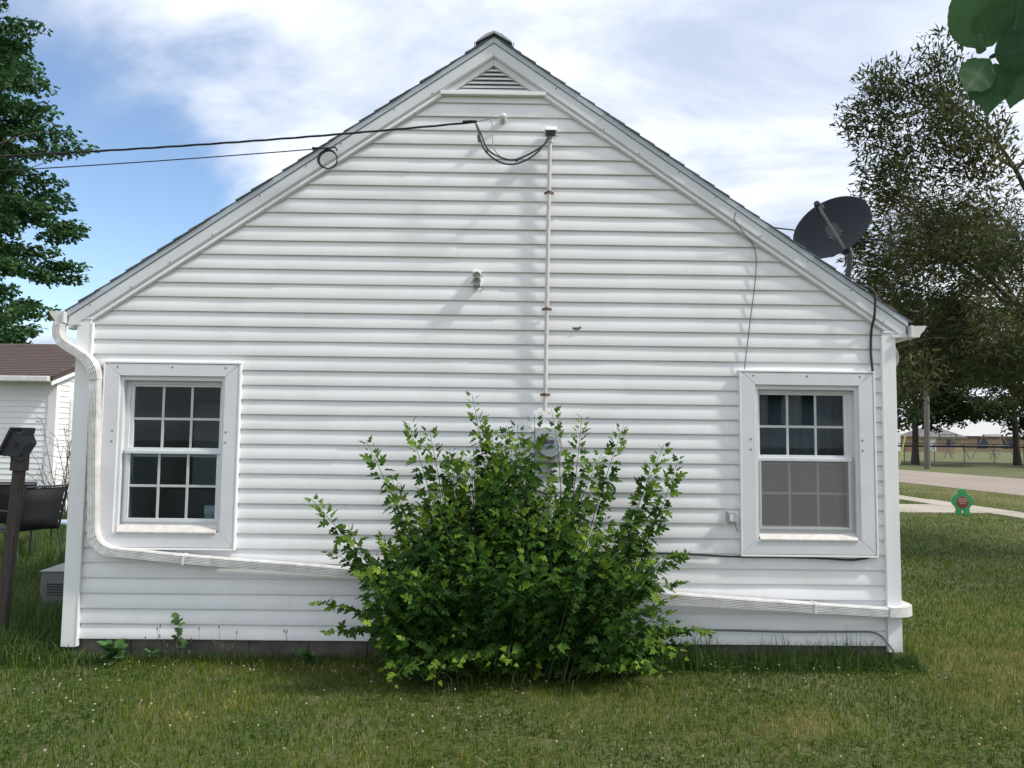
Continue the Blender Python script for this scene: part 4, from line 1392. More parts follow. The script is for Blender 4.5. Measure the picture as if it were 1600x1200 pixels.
for k in range(70):       # the fuller, darker lower and right-hand part of the crown
    a = rng.uniform(0, 2 * math.pi)
    x, y, z = rng.uniform(4.4, 9.6), rng.uniform(3.6, 7.8), rng.uniform(2.35, 5.6)
    if x < 5.4 and z > 4.2:
        continue
    if x / (y + 5.31) < 0.50:
        continue
    cs.append((x, y, z))
    dsr.append((x - 7.3, y - 5, 0.4))
    ex.append((rng.uniform(.5, .75), rng.uniform(.4, .6), rng.uniform(.35, .5)))
    nn.append(560)
for k in range(64):       # the rest of the crown, to the right of the picture
    x, y, z = rng.uniform(7.6, 12.6), rng.uniform(1.2, 9.0), rng.uniform(3.0, 6.6)
    if x / (y + 5.31) < 0.74:
        continue
    cs.append((x, y, z))
    dsr.append((x - 8.3, y - 5, 0.3))
    ex.append((rng.uniform(.7, 1.0), rng.uniform(.6, .9), rng.uniform(.4, .6)))
    nn.append(420)
for x, y, z in ((5.0, 4.75, 2.25), (5.25, 5.0, 2.0), (5.5, 5.1, 2.35), (5.15, 4.9, 2.7), (5.05, 4.8, 3.1), (5.6, 5.3, 2.8), (4.85, 4.7, 3.4), (5.9, 5.2, 2.5), (6.1, 5.0, 2.9), (6.5, 5.2, 2.6), (6.9, 5.2, 2.7), (6.3, 5.3, 3.3), (5.5, 5.0, 3.3)):
    cs.append((x, y, z))
    dsr.append((x - 7.3, y - 5, -0.5))
    ex.append((.42, .36, .34))
    nn.append(480)
tree('narrow_leaved_tree', 'open narrow-leaved tree behind the satellite dish, its branches against the sky', (8.3, 5.2, 0), 6.9, 0.17, np.array(cs), norm(np.array(dsr)), np.array(ex), nn, 0.102, LANCE, M['lanceleaf'], 9, limbs=16, attach=(.2, .9), lean=(-1.0, -.3), droop=.25, twig_r=0.014, tint0=.42, tvar=.25, sub=5)

# ---- trees across the road
def far_tree(name, label, base, h, cr, ch, K, seed, n=260, size=.30, zlow=2.0, r0=.24):
    rng = np.random.default_rng(seed)
    c = np.array([base[0], base[1], zlow + ch * .45])
    q, d = shell_boughs(rng, c, np.array([cr, cr, ch * 1.5]), K, lo=-.28)
    ex = np.stack([rng.uniform(1.2, 1.9, len(q)), rng.uniform(.9, 1.4, len(q)), rng.uniform(.5, .9, len(q))], 1)
    return tree(name, label, base, h, r0, q, d, ex, n, size, OVAL, M['farleaf'], seed, limbs=9, twig_r=.06, group='trees across the road', tint0=.4)


far_tree('shade_tree', 'dark broad tree with a visible trunk across the road, by the swings', (37.9, 51.3, 0), 12, 8.6, 6.6, 130, 31, zlow=1.6)
far_tree('shade_tree', 'dark tree across the road, behind the utility pole', (29.6, 50.0, 0), 13, 5.2, 5.4, 80, 32, zlow=2.9)

# ---- the broad-leaved tree over the camera's right shoulder, shading the lawn; one branch hangs into view
rng = np.random.default_rng(77)
cs, dsr, ex = [], [], []
for k in range(50):
    q = norm(rng.normal(size=3)) * rng.random() ** 0.4
    c = np.array([4.4, -6.4, 4.7]) + q * np.array([2.4, 1.7, 1.5])
    cs.append(c)
    dsr.append(c - np.array([4.6, -6.6, 3.8]))
    ex.append((rng.uniform(.6, .95), rng.uniform(.5, .8), rng.uniform(.3, .5)))
bt = tree('broad_leaved_tree', 'broad-leaved tree whose branch of big leaves hangs into the top right corner', (4.7, -6.9, 0), 5.6, 0.16, np.array(cs), norm(np.array(dsr)), np.array(ex), 120, 0.135, OVAL, M['shadeleaf'], 78, limbs=10, twig_r=.015)
BB = Vector((0.93, -4.02, 2.225))
br = MB().tube(smooth_path([(3.9, -6.0, 4.2), (2.5, -4.9, 3.4), (1.45, -4.2, 2.52), (1.10, -4.06, 2.31), BB, (0.847, -4.01, 2.185)]), [.022] * 8 + [.016] * 8 + [.010] * 8 + [.006] * 8 + [.004] * 8 + [.003], 7).build('branch', M['twig'], bt, smooth=True)


def big_leaf_mesh():
    NL, NW = 22, 6
    vs_, fs_ = [], []
    for i in range(NL + 1):
        t = i / NL
        w = (0.31 * math.sin(math.pi * t ** 0.74) ** 0.9 * (1 - 0.5 * max(0, (t - .7) / .3)) + 0.006 * (i % 2)) if 0 < t < 1 else 0.003
        for j in range(NW + 1):
            s_ = j / NW * 2 - 1
            vs_.append((s_ * w, t, 0.22 * abs(s_) * w - 0.10 * t * t + 0.012 * math.sin(t * 22) * abs(s_)))
    for i in range(NL):
        for j in range(NW):
            a = i * (NW + 1) + j
            fs_.append((a, a + 1, a + NW + 2, a + NW + 1))
    me = bpy.data.meshes.new('leaf')
    me.from_pydata(vs_, [], fs_)
    me.materials.append(M['bigleaf'])
    me.polygons.foreach_set('use_smooth', [True] * len(me.polygons))
    return me


_nt = M['bigleaf'].node_tree
_tc = _nt.nodes.new('ShaderNodeTexCoord')
_sp = _nt.nodes.new('ShaderNodeSeparateXYZ')
_nt.links.new(_tc.outputs['Object'], _sp.inputs[0])


def _mth(op, a, b=None):
    n = _nt.nodes.new('ShaderNodeMath')
    n.operation = op
    for i_n, v in enumerate((a, b)):
        if v is None:
            continue
        if isinstance(v, (int, float)):
            n.inputs[i_n].default_value = v
        else:
            _nt.links.new(v, n.inputs[i_n])
    return n.outputs[0]


_ax = _mth('ABSOLUTE', _sp.outputs[0])
_fr = _mth('FRACT', _mth('SUBTRACT', _mth('MULTIPLY', _sp.outputs[1], 7.0), _mth('MULTIPLY', _ax, 5.0)))
_v1 = _mth('LESS_THAN', _fr, 0.07)
_v2 = _mth('LESS_THAN', _ax, 0.010)
_vn = _mth('MULTIPLY', _mth('MAXIMUM', _v1, _v2), 0.22)
_old = [n for n in _nt.nodes if n.type == 'MIX'][0]
_mxv = _nt.nodes.new('ShaderNodeMix')
_mxv.data_type = 'RGBA'
_nt.links.new(_vn, _mxv.inputs[0])
_tg = [l.to_socket for l in _old.outputs[2].links]
_nt.links.new(_old.outputs[2], _mxv.inputs[6])
_mxv.inputs[7].default_value = (0.14, 0.21, 0.10, 1)
for t in _tg:
    _nt.links.new(_mxv.outputs[2], t)
BL = big_leaf_mesh()


def put_leaf(me, pos, axis, nrm, size, parent, name='leaf', wfac=1.0):
    a = Vector(axis).normalized()
    s_ = a.cross(Vector(nrm))
    s_.normalize()
    n_ = s_.cross(a)
    off = Vector((0, 0, 0))
    p = parent
    while p is not None:
        off += p.location
        p = p.parent
    pos = Vector(pos) - off
    o = bpy.data.objects.new(name, me)
    COL.objects.link(o)
    o.parent = parent
    o.matrix_basis = Matrix(((s_.x * size * wfac, a.x * size, n_.x * size, pos.x), (s_.y * size * wfac, a.y * size, n_.y * size, pos.y),
                             (s_.z * size * wfac, a.z * size, n_.z * size, pos.z), (0, 0, 0, 1)))
    return o


# the leaves at its end: base, tip, facing tilt, width factor
for b_, t_, n_, wf in (((.847, -4.01, 2.183), (.778, -4.03, 2.102), (.10, 0, .05), 1.0),
                       ((.858, -4.00, 2.211), (.792, -4.02, 2.345), (-.1, 0, .1), 1.05),
                       ((.841, -4.01, 2.199), (.800, -4.04, 2.212), (.1, .2, .5), 1.0),
                       ((.850, -4.02, 2.179), (.945, -4.03, 2.215), (0, 0, .15), 1.1),
                       ((.852, -4.00, 2.176), (.822, -3.98, 2.112), (.25, 0, .1), 1.15),
                       ((.862, -4.00, 2.180), (.864, -3.97, 2.088), (-.3, 0, 0), 1.0),
                       ((.909, -4.01, 2.177), (.889, -3.99, 2.094), (.1, 0, .1), 1.0),
                       ((.883, -4.02, 2.214), (.900, -4.03, 2.351), (.1, 0, .2), 1.05),
                       ((.905, -4.00, 2.225), (.962, -4.00, 2.325), (0, 0, .2), 1.1),
                       ((.925, -4.01, 2.19), (.985, -4.00, 2.13), (0, 0, .2), 1.0),
                       ((.87, -3.98, 2.225), (.845, -3.97, 2.36), (.1, 0, .1), 1.0)):
    ax_ = (Vector(t_) - Vector(b_)) * 0.95
    fc = (CAM - Vector(b_)).normalized() + Vector(n_)
    put_leaf(BL, b_, ax_, -fc, ax_.length, br, 'leaf', wf * random.uniform(.95, 1.12))

# ------------------------------------------------------------------ the mulberry bush in front of the wall
bush = empty('mulberry_bush', (0.05, -0.35, 0), 'large green leafy bush growing against the middle of the white wall', 'bush')
rng = np.random.default_rng(42)
bx0, by0 = 0.06, -0.33
shoots = []      # (path, leaf scale, is a named tip shoot)


def shoot(base, tip, bend=(0, 0, 0), n=9):
    b, t = np.array(base, float), np.array(tip, float)
    m = (b + t) / 2 + np.array(bend, float)
    return [tuple(b * (1 - u) ** 2 + m * 2 * u * (1 - u) + t * u * u) for u in np.linspace(0, 1, n)]


tips = [(-1.245, -.30, 1.105), (-1.19, -.38, .455), (-.905, -.28, 1.485), (-.625, -.30, 1.60), (-.215, -.33, 1.79), (-.17, -.36, 1.66), (.19, -.38, 1.66), (.30, -.36, 1.70),
        (.505, -.28, 1.66), (.775, -.30, 1.60), (1.03, -.35, 1.48), (1.135, -.30, 1.39), (1.21, -.33, .80), (1.17, -.30, .60), (1.02, -.3, 1.08), (-1.13, -.35, .78), (-.48, -.40, 1.56),
        (-.98, -.4, .95), (-1.10, -.4, .28), (.95, -.32, 1.33), (-.35, -.42, 1.45), (.05, -.45, 1.50), (1.36, -.28, .27), (.62, -.4, 1.42), (-.72, -.38, 1.25)]
for t in tips:
    sx = np.clip(t[0] * 0.45, -.5, .5) + rng.normal(0, .05)
    low_ = t[2] < 0.9
    shoots.append((shoot((bx0 + sx * .8, by0 + rng.normal(0, .06), 0.05), t, (0.18 * t[0] * (-.4 if low_ else .3) + rng.normal(0, .10), rng.normal(0, .05), 0.22 if low_ else .05), 14), 1, True))
for k in range(190):
    a = rng.uniform(-1.08, 1.04)
    top = 1.60 * (1 - 0.42 * abs(a) ** 2.2) * rng.uniform(0.30, 1.0) ** .75
    tx = bx0 + a * 1.0 * (0.80 + 0.22 * rng.random()) * (0.72 + .28 * math.sin(math.pi * min(1, top / 1.2)))
    if .22 < tx < .62:
        top *= .84
    ty = by0 + rng.uniform(-.55, .22) * (1.0 if top < 1.0 else .6)
    ty = min(ty, -0.09)
    shoots.append((shoot((bx0 + a * .42 + rng.normal(0, .05), by0 + rng.normal(0, .08), 0.03), (tx, ty, top), (rng.normal(0, .07), -.05 + rng.normal(0, .06), .14), 12), 0, False))
for k in range(64):      # the low skirt and the trailing growth to the right
    x = rng.uniform(-.75, 1.22)
    y = rng.uniform(-.88, -.25) if x < .95 else rng.uniform(-.6, -.2)
    shoots.append((shoot((x * .7 + .05, by0 + rng.uniform(-.1, .15), .03), (x, y, rng.uniform(.10, .36)), (0, -.05, rng.uniform(.1, .3)), 9), 2, False))
stem_mb = MB()
LP, LA, LN, LS, LT, LK = [], [], [], [], [], []
for pth, kind, named in shoots:
    P = np.array(pth)
    seg = np.linalg.norm(np.diff(P, axis=0), axis=1)
    L = seg.sum()
    cum = np.concatenate([[0], np.cumsum(seg)])
    r0 = 0.0055 if kind != 2 else 0.004
    (stem_mb if not named else MB()).v
    if named:
        MB().tube(pth, [r0 * (1 - .75 * i / (len(pth) - 1)) for i in range(len(pth))], 5).build('stem', M['green_stem'], bush)
    else:
        stem_mb.tube(pth, [r0 * (1 - .75 * i / (len(pth) - 1)) for i in range(len(pth))], 5)
    step = 0.024 if not named else 0.019
    s_ = L * (0.22 if kind == 0 else 0.12 if kind == 2 else 0.30)
    side = 1
    while s_ < L:
        i = min(np.searchsorted(cum, s_) - 1, len(seg) - 1)
        f = (s_ - cum[i]) / seg[i]
        p = P[i] + (P[i + 1] - P[i]) * f
        t = norm(P[i + 1] - P[i])
        frac = s_ / L
        near_tip = frac > 0.86
        # alternate leaves plus short side twigs lower down
        reps = 1 if (frac > .75 or named) else 2
        for r in range(reps):
            ang = rng.uniform(-.5, .5) + (0 if side > 0 else math.pi)
            out = np.array([math.cos(ang), -abs(math.sin(ang)) * .8 - .15, rng.uniform(-.15, .35)])
            petiole = rng.uniform(.008, .032) + (rng.uniform(0, .12) if r else 0)
            lp = p + out * petiole
            if lp[1] > -0.035:
                lp[1] = -0.035 - rng.random() * .03
            ax = norm(out + t * (0.9 if near_tip else .25) + np.array([0, 0, -.7 if not near_tip else .1]) + rng.normal(0, .25, 3))
            nr = norm(np.array([0, -.55, .8]) + rng.normal(0, .35, 3))
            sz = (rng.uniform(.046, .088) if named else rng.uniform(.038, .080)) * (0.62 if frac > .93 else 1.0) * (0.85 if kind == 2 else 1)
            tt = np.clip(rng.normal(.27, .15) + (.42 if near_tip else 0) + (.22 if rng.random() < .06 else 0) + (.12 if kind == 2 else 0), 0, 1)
            if abs(lp[0] - .29) < .13 and 1.35 < lp[2] < 1.56 and rng.random() < .55:
                continue
            LP.append(lp); LA.append(ax); LN.append(nr); LS.append(sz); LT.append(tt); LK.append(named and frac > .42)
            side = -side
        s_ += step * rng.uniform(.7, 1.3)
LP, LA, LN, LS, LT, LK = map(np.array, (LP, LA, LN, LS, LT, LK))
tag(stem_mb.build('stems', M['green_stem'], bush), kind='stuff')
one = np.where(LK)[0]
one = one[np.argsort(-LS[one])][:290]
rest = np.setdiff1d(np.arange(len(LP)), one)
me1 = bpy.data.meshes.new('leaf')
me1.from_pydata([tuple(v) for v in MULB[0]], [], [tuple(int(i) for i in f) for f in MULB[1]])
me1.materials.append(M['bushleaf_one'])
for i in one:
    put_leaf(me1, LP[i], LA[i], LN[i], LS[i], bush)
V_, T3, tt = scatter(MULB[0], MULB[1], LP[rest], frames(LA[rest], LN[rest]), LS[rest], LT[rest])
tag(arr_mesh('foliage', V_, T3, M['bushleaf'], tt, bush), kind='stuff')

# ------------------------------------------------------------------ grass
def blades(rng, X, Y, h, w, tint, lean=0.5, segs=2, z0=None):
    N = len(X)
    a = rng.uniform(0, 2 * math.pi, N)
    ld = rng.uniform(0, 2 * math.pi, N)
    ln = np.abs(rng.normal(0, lean, N))
    s = np.stack([np.cos(a), np.sin(a), np.zeros(N)], 1) * (w / 2)[:, None]
    dx = np.stack([np.cos(ld), np.sin(ld), np.zeros(N)], 1)
    b = np.stack([X, Y, np.zeros(N) if z0 is None else z0], 1)
    if segs == 1:
        t = b + dx * (ln * h)[:, None] + np.array([0, 0, 1.0]) * (h / np.sqrt(1 + ln ** 2))[:, None]
        V = np.stack([b - s, b + s, t], 1).reshape(-1, 3)
        T = np.arange(N * 3).reshape(-1, 3)
        return V, T, np.repeat(tint, 3)
    m = b + dx * (ln * h * .30)[:, None] + np.array([0, 0, .62]) * h[:, None]
    zt = np.clip(1 - ln * .55, .25, 1)
    t = b + dx * (ln * h)[:, None] + np.stack([np.zeros(N), np.zeros(N), zt * h], 1)
    V = np.stack([b - s, b + s, m - s * .75, m + s * .75, t], 1).reshape(-1, 3)
    base = (np.arange(N) * 5)[:, None, None]
    T = (np.array([(0, 1, 3), (0, 3, 2), (2, 3, 4)])[None] + base).reshape(-1, 3)
    return V, T, np.repeat(tint, 5)


def vnoise(x, y, seed, s):
    """smooth value noise for patches"""
    r = np.random.default_rng(seed).random((64, 64))
    u, v = np.asarray(x) / s + 1000, np.asarray(y) / s + 1000
    i, j = np.floor(u).astype(int), np.floor(v).astype(int)
    f, g_ = u - i, v - j
    f, g_ = f * f * (3 - 2 * f), g_ * g_ * (3 - 2 * g_)
    R_ = lambda a, b: r[a % 64, b % 64]
    return (R_(i, j) * (1 - f) + R_(i + 1, j) * f) * (1 - g_) + (R_(i, j + 1) * (1 - f) + R_(i + 1, j + 1) * f) * g_


rng = np.random.default_rng(100)
N = 300000
X = rng.uniform(-5.2, 6.0, N)
Y = rng.uniform(-3.4, 2.6, N)
keep = ((Y < .3) | ((X > 2.7) & (rng.random(N) < (2.6 - Y) / 2.3))) & ~((X > XL + .03) & (X < XR - .03) & (Y > 0.0))
X, Y = X[keep], Y[keep]
pn = .6 * vnoise(X, Y, 1, .55) + .4 * vnoise(X, Y, 2, .16)
h = rng.uniform(.020, .052, len(X)) * (.55 + 1.1 * pn)
tint = np.clip(.43 + 1.15 * (pn - .5) + .35 * (vnoise(X, Y, 12, 1.3) - .5) + rng.normal(0, .17, len(X)) + (rng.random(len(X)) < .05) * .5, 0, 1)
V1 = blades(rng, X, Y, h, rng.uniform(.0025, .0048, len(X)), tint, .75)
tag(arr_mesh('lawn_grass', *V1[:2], M['grass'], V1[2]), 'mown olive green lawn grass in front of the house', 'grass', kind='stuff')
# far lawn to the right, coarser with distance
N = 170000
X = rng.uniform(2.75, 15.3, N)
Y = rng.uniform(0.2, 34, N) ** 1.0
Y = 0.2 + (Y - .2) * rng.random(N) ** .8
keep = (rng.random(N) < np.clip((Y - .1) / 2.2, 0, 1)) & ~((X > 10.59) & (X < 11.34)) & ~((X > 3.4) & (X < 10.6) & (Y > 11.49) & (Y < 13.57)) & ~((X > 11.4) & (Y > 8.64) & (Y < 11.16))
X, Y = X[keep], Y[keep]
pn = .6 * vnoise(X, Y, 3, 1.1) + .4 * vnoise(X, Y, 2, .35)
dry = np.clip((X - 11.4) / 2.0, 0, 1) * .42
tint = np.clip(.18 + .62 * pn + dry + rng.normal(0, .15, len(X)), 0, 1)
V1 = blades(rng, X, Y, rng.uniform(.03, .06, len(X)), rng.uniform(.006, .014, len(X)), tint, .7, 1)
tag(arr_mesh('lawn_grass', *V1[:2], M['grass'], V1[2]), 'mown lawn grass right of the house, reaching to the road', 'grass', kind='stuff')
# side yard on the left: uncut
N = 60000
X = rng.uniform(-9.5, -3.0, N)
Y = rng.uniform(0.0, 8.6, N)
pn = vnoise(X, Y, 5, .5)
hh = (rng.uniform(.06, .20, N) + .28 * np.clip(1 - np.abs(X + 3.4) / .7, 0, 1) * rng.random(N) * (Y < 3)) * (.6 + .8 * pn)
hh *= np.where(Y < 0.35, np.clip((Y + .1) / .45, .2, 1), 1)
V1 = blades(rng, X, Y, hh, rng.uniform(.004, .010, N), np.clip(.1 + .7 * pn + rng.normal(0, .18, N), 0, 1), .6)
tag(arr_mesh('tall_grass', *V1[:2], M['tallgrass'], V1[2]), 'uncut tall grass in the side yard left of the house', 'grass', kind='stuff')
# long grass along the foot of the wall, right, and thinner on the left
N = 4200
X = rng.uniform(0.95, 2.78, N)
Y = -0.02 - np.abs(rng.normal(0, .09, N))
hh = rng.uniform(.06, .15, N) * (1 + 1.0 * (rng.random(N) < .14)) * (.55 + .9 * vnoise(X, Y, 6, .22))
V1 = blades(rng, X, Y, hh, rng.uniform(.0035, .006, N), np.clip(rng.normal(.38, .22, N), 0, 1), .5)
N2 = 1800
X = rng.uniform(-2.95, -.8, N2)
Y = -0.02 - np.abs(rng.normal(0, .06, N2))
V2 = blades(rng, X, Y, rng.uniform(.04, .10, N2), rng.uniform(.003, .005, N2), np.clip(rng.normal(.4, .2, N2), 0, 1), .5)
N3 = 900
X = rng.uniform(-3.6, -2.75, N3)
Y = rng.uniform(-.25, .15, N3)
V3 = blades(rng, X, Y, rng.uniform(.10, .30, N3) * np.clip((-X - 2.55) / .8, .25, 1), rng.uniform(.004, .008, N3), np.clip(rng.normal(.45, .22, N3), 0, 1), .75)
vv = np.concatenate([V1[0], V2[0], V3[0]])
tt3 = np.concatenate([V1[1], V2[1] + len(V1[0]), V3[1] + len(V1[0]) + len(V2[0])])
tag(arr_mesh('wall_grass', vv, tt3, M['tallgrass'], np.concatenate([V1[2], V2[2], V3[2]])), 'longer grass blades along the foot of the white wall', 'grass', kind='stuff')
# clover in the lawn: leaflets and white heads
N = 15000
X = rng.uniform(-4.6, 4.8, N)
Y = rng.uniform(-3.2, -.03, N)
k_ = vnoise(X, Y, 9, .4) > .52
X, Y = X[k_], Y[k_]
N = len(X)
CL = (np.array([(0, 0, 0), (-.5, .55, .06), (-.28, 1, .02), (.28, 1, .02), (.5, .55, .06)]), np.array([(0, 2, 1), (0, 3, 2), (0, 4, 3)]))
vs3, ts3, tn3 = [], [], []
nb = 0
zc = rng.uniform(.015, .045, N)
a0 = rng.uniform(0, 6.28, N)
for j in range(3):
    a = a0 + j * 2.094
    ax = np.stack([np.cos(a), np.sin(a), rng.uniform(-.1, .25, N)], 1)
    v_, t_, n_ = scatter(CL[0], CL[1], np.stack([X, Y, zc], 1), frames(ax, np.tile([0, 0, 1.0], (N, 1))), rng.uniform(.009, .017, N), np.clip(rng.normal(.5, .22, N), 0, 1))
    vs3.append(v_); ts3.append(t_ + nb); tn3.append(n_); nb += len(v_)
tag(arr_mesh('clover', np.concatenate(vs3), np.concatenate(ts3), M['tallgrass'], np.concatenate(tn3)), 'low clover leaves mixed into the lawn', 'clover', kind='stuff')
fm = MB()
n_f = 0
while n_f < 380:
    x, y = rng.uniform(-4.2, 4.2), -0.1 - rng.random() ** 1.2 * 2.8
    if vnoise(x, y, 9, .4) < .38 and rng.random() < .7:
        continue
    z = rng.uniform(.035, .075)
    r = rng.uniform(.0030, .0062)
    fm.lathe((x, y, z - r), (rng.normal(0, .2), rng.normal(0, .2), 1), [(0, r * .45), (r * .5, r * .95), (r * 1.2, r), (r * 1.8, r * .6), (r * 2, r * .15)], 6)
    n_f += 1
tag(fm.build('clover_flowers', M['clover'], smooth=True), 'tiny white clover flower heads dotted over the lawn', 'clover flowers', kind='stuff')
ls = MB()
for k in range(420):      # straw-coloured seed stems standing out of the lawn
    x, y = rng.uniform(-4.4, 4.6), -0.15 - rng.random() * 2.8
    hgt = rng.uniform(.06, .13)
    lx, ly = rng.normal(0, .025, 2)
    ls.tube([(x, y, 0), (x + lx * .4, y + ly * .4, hgt * .6), (x + lx, y + ly, hgt)], [.0011, .001, .0007], 3)
tag(ls.build('straw_stems', plain('straw', (0.34, 0.29, 0.15), .9)), 'thin straw-coloured grass stems scattered over the lawn', 'grass', kind='stuff')
st = MB()
sh = MB()
for k in range(34):
    x = rng.uniform(-2.4, -1.25) if k < 24 else rng.uniform(-.9, 2.4)
    y = rng.uniform(-.32, -.06)
    hgt = rng.uniform(.11, .25) if k < 24 else rng.uniform(.08, .16)
    lx, ly = rng.normal(0, .02, 2)
    st.tube([(x, y, 0), (x + lx * .4, y + ly * .4, hgt * .6), (x + lx, y + ly, hgt)], [.0016, .0014, .0011], 4)
    sh.tube([(x + lx, y + ly, hgt - .002), (x + lx * 1.05, y + ly, hgt + .011), (x + lx * 1.1, y + ly, hgt + .024)], [.0022, .0042, .001], 6)
sk = tag(st.build('seed_stalks', M['green_stem']), 'thin plantain stalks with brown heads along the wall foot', 'weeds', kind='stuff')
tag(sh.build('seed_heads', M['seed'], sk), kind='stuff')


def weed(name, label, base, hgt, nleaf, size, seed, template, spread=1.0):
    rng = np.random.default_rng(seed)
    r = empty(name, base, label, 'weed')
    b = np.array(base, float)
    top = b + np.array([-.03, 0, hgt])
    MB().tube([tuple(b), tuple((b + top) / 2 + np.array([.012, 0, 0])), tuple(top)], [.004, .003, .002], 5).build('stem', M['green_stem'], r)
    f = rng.random(nleaf) ** .6
    pos = b + (top - b) * f[:, None] + rng.normal(0, .006, (nleaf, 3))
    a = rng.uniform(0, 6.28, nleaf)
    ax = np.stack([np.cos(a) * spread, np.sin(a) * spread * .7, rng.uniform(-.2, .9, nleaf)], 1)
    v_, t_, n_ = scatter(template[0], template[1], pos, frames(ax, np.tile([0, -.4, 1.0], (nleaf, 1)) + rng.normal(0, .3, (nleaf, 3))), size * rng.uniform(.6, 1.2, nleaf), np.clip(rng.normal(.55, .22, nleaf), 0, 1))
    tag(arr_mesh('leaves', v_, t_, M['weed'], n_, r), kind='stuff')


weed('ragweed', 'small jagged-leaved weed against the lowest siding board at the left', (-2.12, -.10, 0), .30, 26, .055, 1, MAPLE)
weed('broadleaf_weed', 'low broad-leaved weed clump at the wall foot near the left corner', (-2.52, -.16, 0), .13, 64, .085, 2, OVAL, 1.5)
weed('broadleaf_weed', 'low broad-leaved weed clump left of the bush at the wall foot', (-1.25, -.14, 0), .09, 40, .07, 3, OVAL, 1.3)
weed('broadleaf_weed', 'small pale broad-leaved weed between the ragweed and the left corner', (-2.28, -.12, 0), .08, 16, .06, 5, OVAL, 1.2)

# bare twiggy shrub in front of the garage corner
tg = empty('twiggy_shrub', (-7.6, 8.2, 0), 'bare twiggy shrub against the garage corner', 'shrub')
rng = np.random.default_rng(15)
for k in range(16):
    a = rng.uniform(-1.2, 1.2)
    tip = (-7.62 + .55 * math.sin(a) + rng.normal(0, .08), 8.15 + rng.normal(0, .15), rng.uniform(.9, 1.75))
    pth = limb_path(rng, (-7.6 + rng.normal(0, .06), 8.2, 0), tip, .03, .16, 7)
    s_ = MB().tube(pth, [.011 * (1 - .75 * i / 7) for i in range(8)], 5)
    for j in range(5):
        p = np.array(pth[int(rng.integers(3, 8))])
        s_.tube([tuple(p), tuple(p + rng.normal(0, .07, 3) + np.array([0, 0, .06])), tuple(p + rng.normal(0, .12, 3) + np.array([0, 0, .08]))], [.005, .004, .002], 4)
    s_.build('branch', M['twig'], tg)

# ------------------------------------------------------------------ across the lawn and the road
sg = empty('yard_sign', (9.74, 11.05, 0), 'green figure-shaped plastic yard sign with a red panel beside the sidewalk', 'yard sign')


def sgp(u, v):          # figure outline in its own plane, facing the house side
    return (9.74 + u * 0.985, 11.05 - u * 0.17, v)


def sg_poly(name, pts, y0, y1, mat, parent, bevel=0.0):
    mb = MB()
    n = len(pts)
    nx, ny = -0.17, -0.985
    f = [Vector(sgp(u, v)) + Vector((nx, ny, 0)) * y0 for u, v in pts]
    b = [Vector(sgp(u, v)) + Vector((nx, ny, 0)) * y1 for u, v in pts]
    mb.add(f + b, [tuple(range(n)), tuple(range(2 * n - 1, n - 1, -1))] + [(i, n + i, n + (i + 1) % n, (i + 1) % n) for i in range(n)])
    return mb.build(name, mat, parent, bevel=bevel)


half = [(0.0, .13), (.03, .045), (.05, 0.0), (.135, 0.0), (.15, .05), (.13, .14), (.16, .19), (.21, .24), (.225, .31), (.205, .37), (.15, .43), (.085, .46), (.085, .52), (.065, .55), (0, .562)]
fig = half + [(-u, v) for u, v in half[::-1]][1:-1]
sg_poly('figure', fig, -.02, .02, M['sign_green'], sg, .006)
panel = [(.115 * math.cos(a), .285 + .115 * math.sin(a) - (.02 if math.sin(a) < 0 else 0)) for a in [2 * math.pi * i / 20 for i in range(20)]]
pn_ = sg_poly('panel', panel, .021, .026, M['sign_red'], sg)
for i, (wd, zc) in enumerate(((.075, .355), (.10, .322), (.085, .285), (.06, .25))):
    n = 5 if wd > .08 else 4
    for j in range(n):
        u0 = -wd + 2 * wd * j / n + .004
        sg_poly('letter', [(u0, zc - .009), (u0 + 2 * wd / n - .008, zc - .009), (u0 + 2 * wd / n - .008, zc + .009), (u0, zc + .009)], .0265, .028, M['sign_pale'], pn_)
sg_poly('cap_band', [(-.07, .505), (.07, .505), (.07, .522), (-.07, .522)], .0205, .024, plain('sign_light_green', (.16, .52, .24), .4), sg)

up_ = empty('utility_pole', (25.24, 40.5, 0), 'grey wooden utility pole at the far side of the road', 'utility pole')
MB().tube([(25.24, 40.5, -.2), (25.3, 40.5, 4), (25.4, 40.5, 10.2)], [.175, .155, .115], 12).build('shaft', M['pole'], up_, smooth=True)
MB().bar((24.3, 40.5, 9.5), (26.5, 40.5, 9.5), .11, .09).build('crossarm', M['pole'], up_)
for x in (24.5, 25.1, 25.8, 26.3):
    MB().lathe((x, 40.5, 9.56), (0, 0, 1), [(0, .03), (.06, .05), (.12, .04), (.14, .02)], 8).build('insulator', M['porcelain'], up_)
tag(MB().tube([(25.6, 44.5, 0.1), (26.15, 44.6, 2.15)], .05, 8).build('guy_guard', M['yellow'], loc=(25.6, 44.5, 0)), 'leaning yellow plastic guy-wire guard left of the utility pole', 'guy guard')

fe = empty('fence', (38, 57.3, 0), 'dark-railed chain-link fence along the field beyond the road', 'fence')
for i in range(8):
    x = 30.2 + i * 2.45
    MB().tube([(x, 57.3, 0), (x, 57.3, 1.55)], .035, 6).build('post', M['fence_grey'], fe)
MB().tube([(28, 57.3, 1.53), (50, 57.3, 1.53)], .030, 6).build('rail', M['fence_dark'], fe)
MB().box(28, 50, 57.26, 57.29, 1.24, 1.38).build('rail', M['fence_dark'], fe)

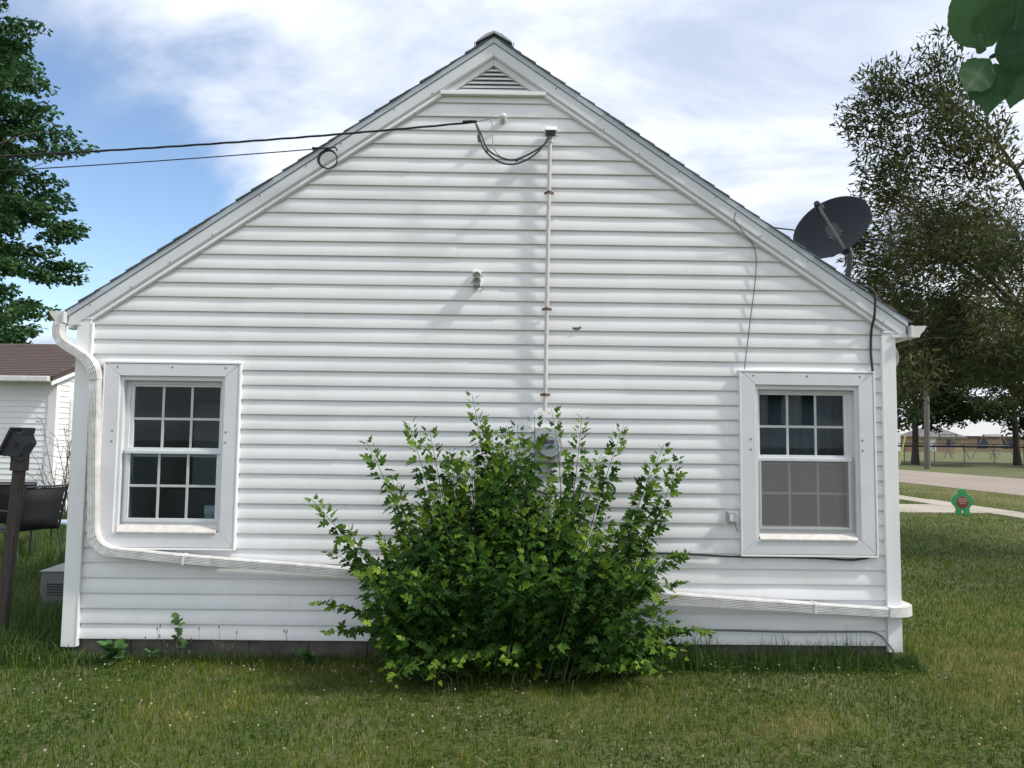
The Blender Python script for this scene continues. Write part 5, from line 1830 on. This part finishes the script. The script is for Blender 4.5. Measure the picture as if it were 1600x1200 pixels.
for bx, lab in ((45.9, 'steel swing set frame beyond the fence, left of the far tree trunk'), (50.6, 'second steel swing set frame beyond the fence, behind the far tree trunk')):
    sw_ = empty('swing_set', (bx, 74, 0), lab, 'swing set')
    for y in (72.5, 75.5):
        for s in (-1, 1):
            MB().tube([(bx + s * 1.35, y, 0), (bx, y, 2.5)], .05, 6).build('leg', M['playground'], sw_)
        MB().tube([(bx - .55, y, 1.4), (bx + .55, y, 1.4)], .04, 6).build('brace', M['playground'], sw_)
    MB().tube([(bx, 72.3, 2.5), (bx, 75.7, 2.5)], .05, 6).build('crossbar', M['playground'], sw_)
    for y in (73.3, 74.5):
        MB().box(bx - .2, bx + .2, y - .1, y + .1, .5, .55).build('seat', M['black'], sw_)
        for s in (-1, 1):
            MB().tube([(bx, y, 2.5), (bx + s * .18, y, .55)], .012, 4).build('chain', M['playground'], sw_)


def far_building(name, label, x0, x1, y0, y1, hw, hr, wall, roofm, hip=0.0, wins=(), doors=()):
    r = empty(name, ((x0 + x1) / 2, y0, 0), label, 'building')
    MB().box(x0, x1, y0, y1, 0, hw).build('wall', wall, r)
    ym = (y0 + y1) / 2
    MB().add([(x0 - .6, y0 - .6, hw), (x1 + .6, y0 - .6, hw), (x1 + .6, y1 + .6, hw), (x0 - .6, y1 + .6, hw), (x0 + hip, ym, hr), (x1 - hip, ym, hr)],
             [(0, 1, 5, 4), (1, 2, 5), (2, 3, 4, 5), (3, 0, 4), (3, 2, 1, 0)]).build('roof', roofm, r)
    MB().box(x0 - .65, x1 + .65, y0 - .72, y0 - .6, hw - .3, hw + .02).build('fascia', M['grey_roof'] if roofm is M['grey_roof'] else M['old_wood'], r)
    for a, b, z0, z1 in wins:
        w_ = MB().box(a, b, y0 - .06, y0 - .01, z0, z1).build('window', M['bird_dark'], r)
        MB().box(a + .1, b - .1, y0 - .08, y0 - .0605, z0 + .1, z1 - .1).build('pane', plain('far_glass', (.05, .055, .07), .1), w_)
    for a, b, z1 in doors:
        MB().box(a, b, y0 - .08, y0 - .01, 0.05, z1).build('door', M['metal_white'], r)
    return r


far_building('school_building', 'long tan brick building with pale roof far beyond the fence', 70, 128, 152, 172, 3.2, 6.8, M['tan_brick'], M['pale_roof'], 6,
             [(92 + i * 5.2, 94 + i * 5.2, .7, 2.6) for i in range(7)], [(88.2, 89.8, 2.4)])
far_building('far_house', 'low tan house with grey roof and pale garage door in front of the long building', 79.5, 87.5, 141, 149, 2.9, 5.0, M['tan_brick'], M['grey_roof'], 3.2, [(84.5, 85.8, 1.0, 2.2)], [(80.6, 82.4, 2.6)])
tag(MB().box(71.0, 74.6, 139, 142, 0, 3.6).build('white_shed', M['metal_white'], loc=(72.5, 140, 0), bevel=.05), 'white shed far away, just right of the house corner', 'shed')
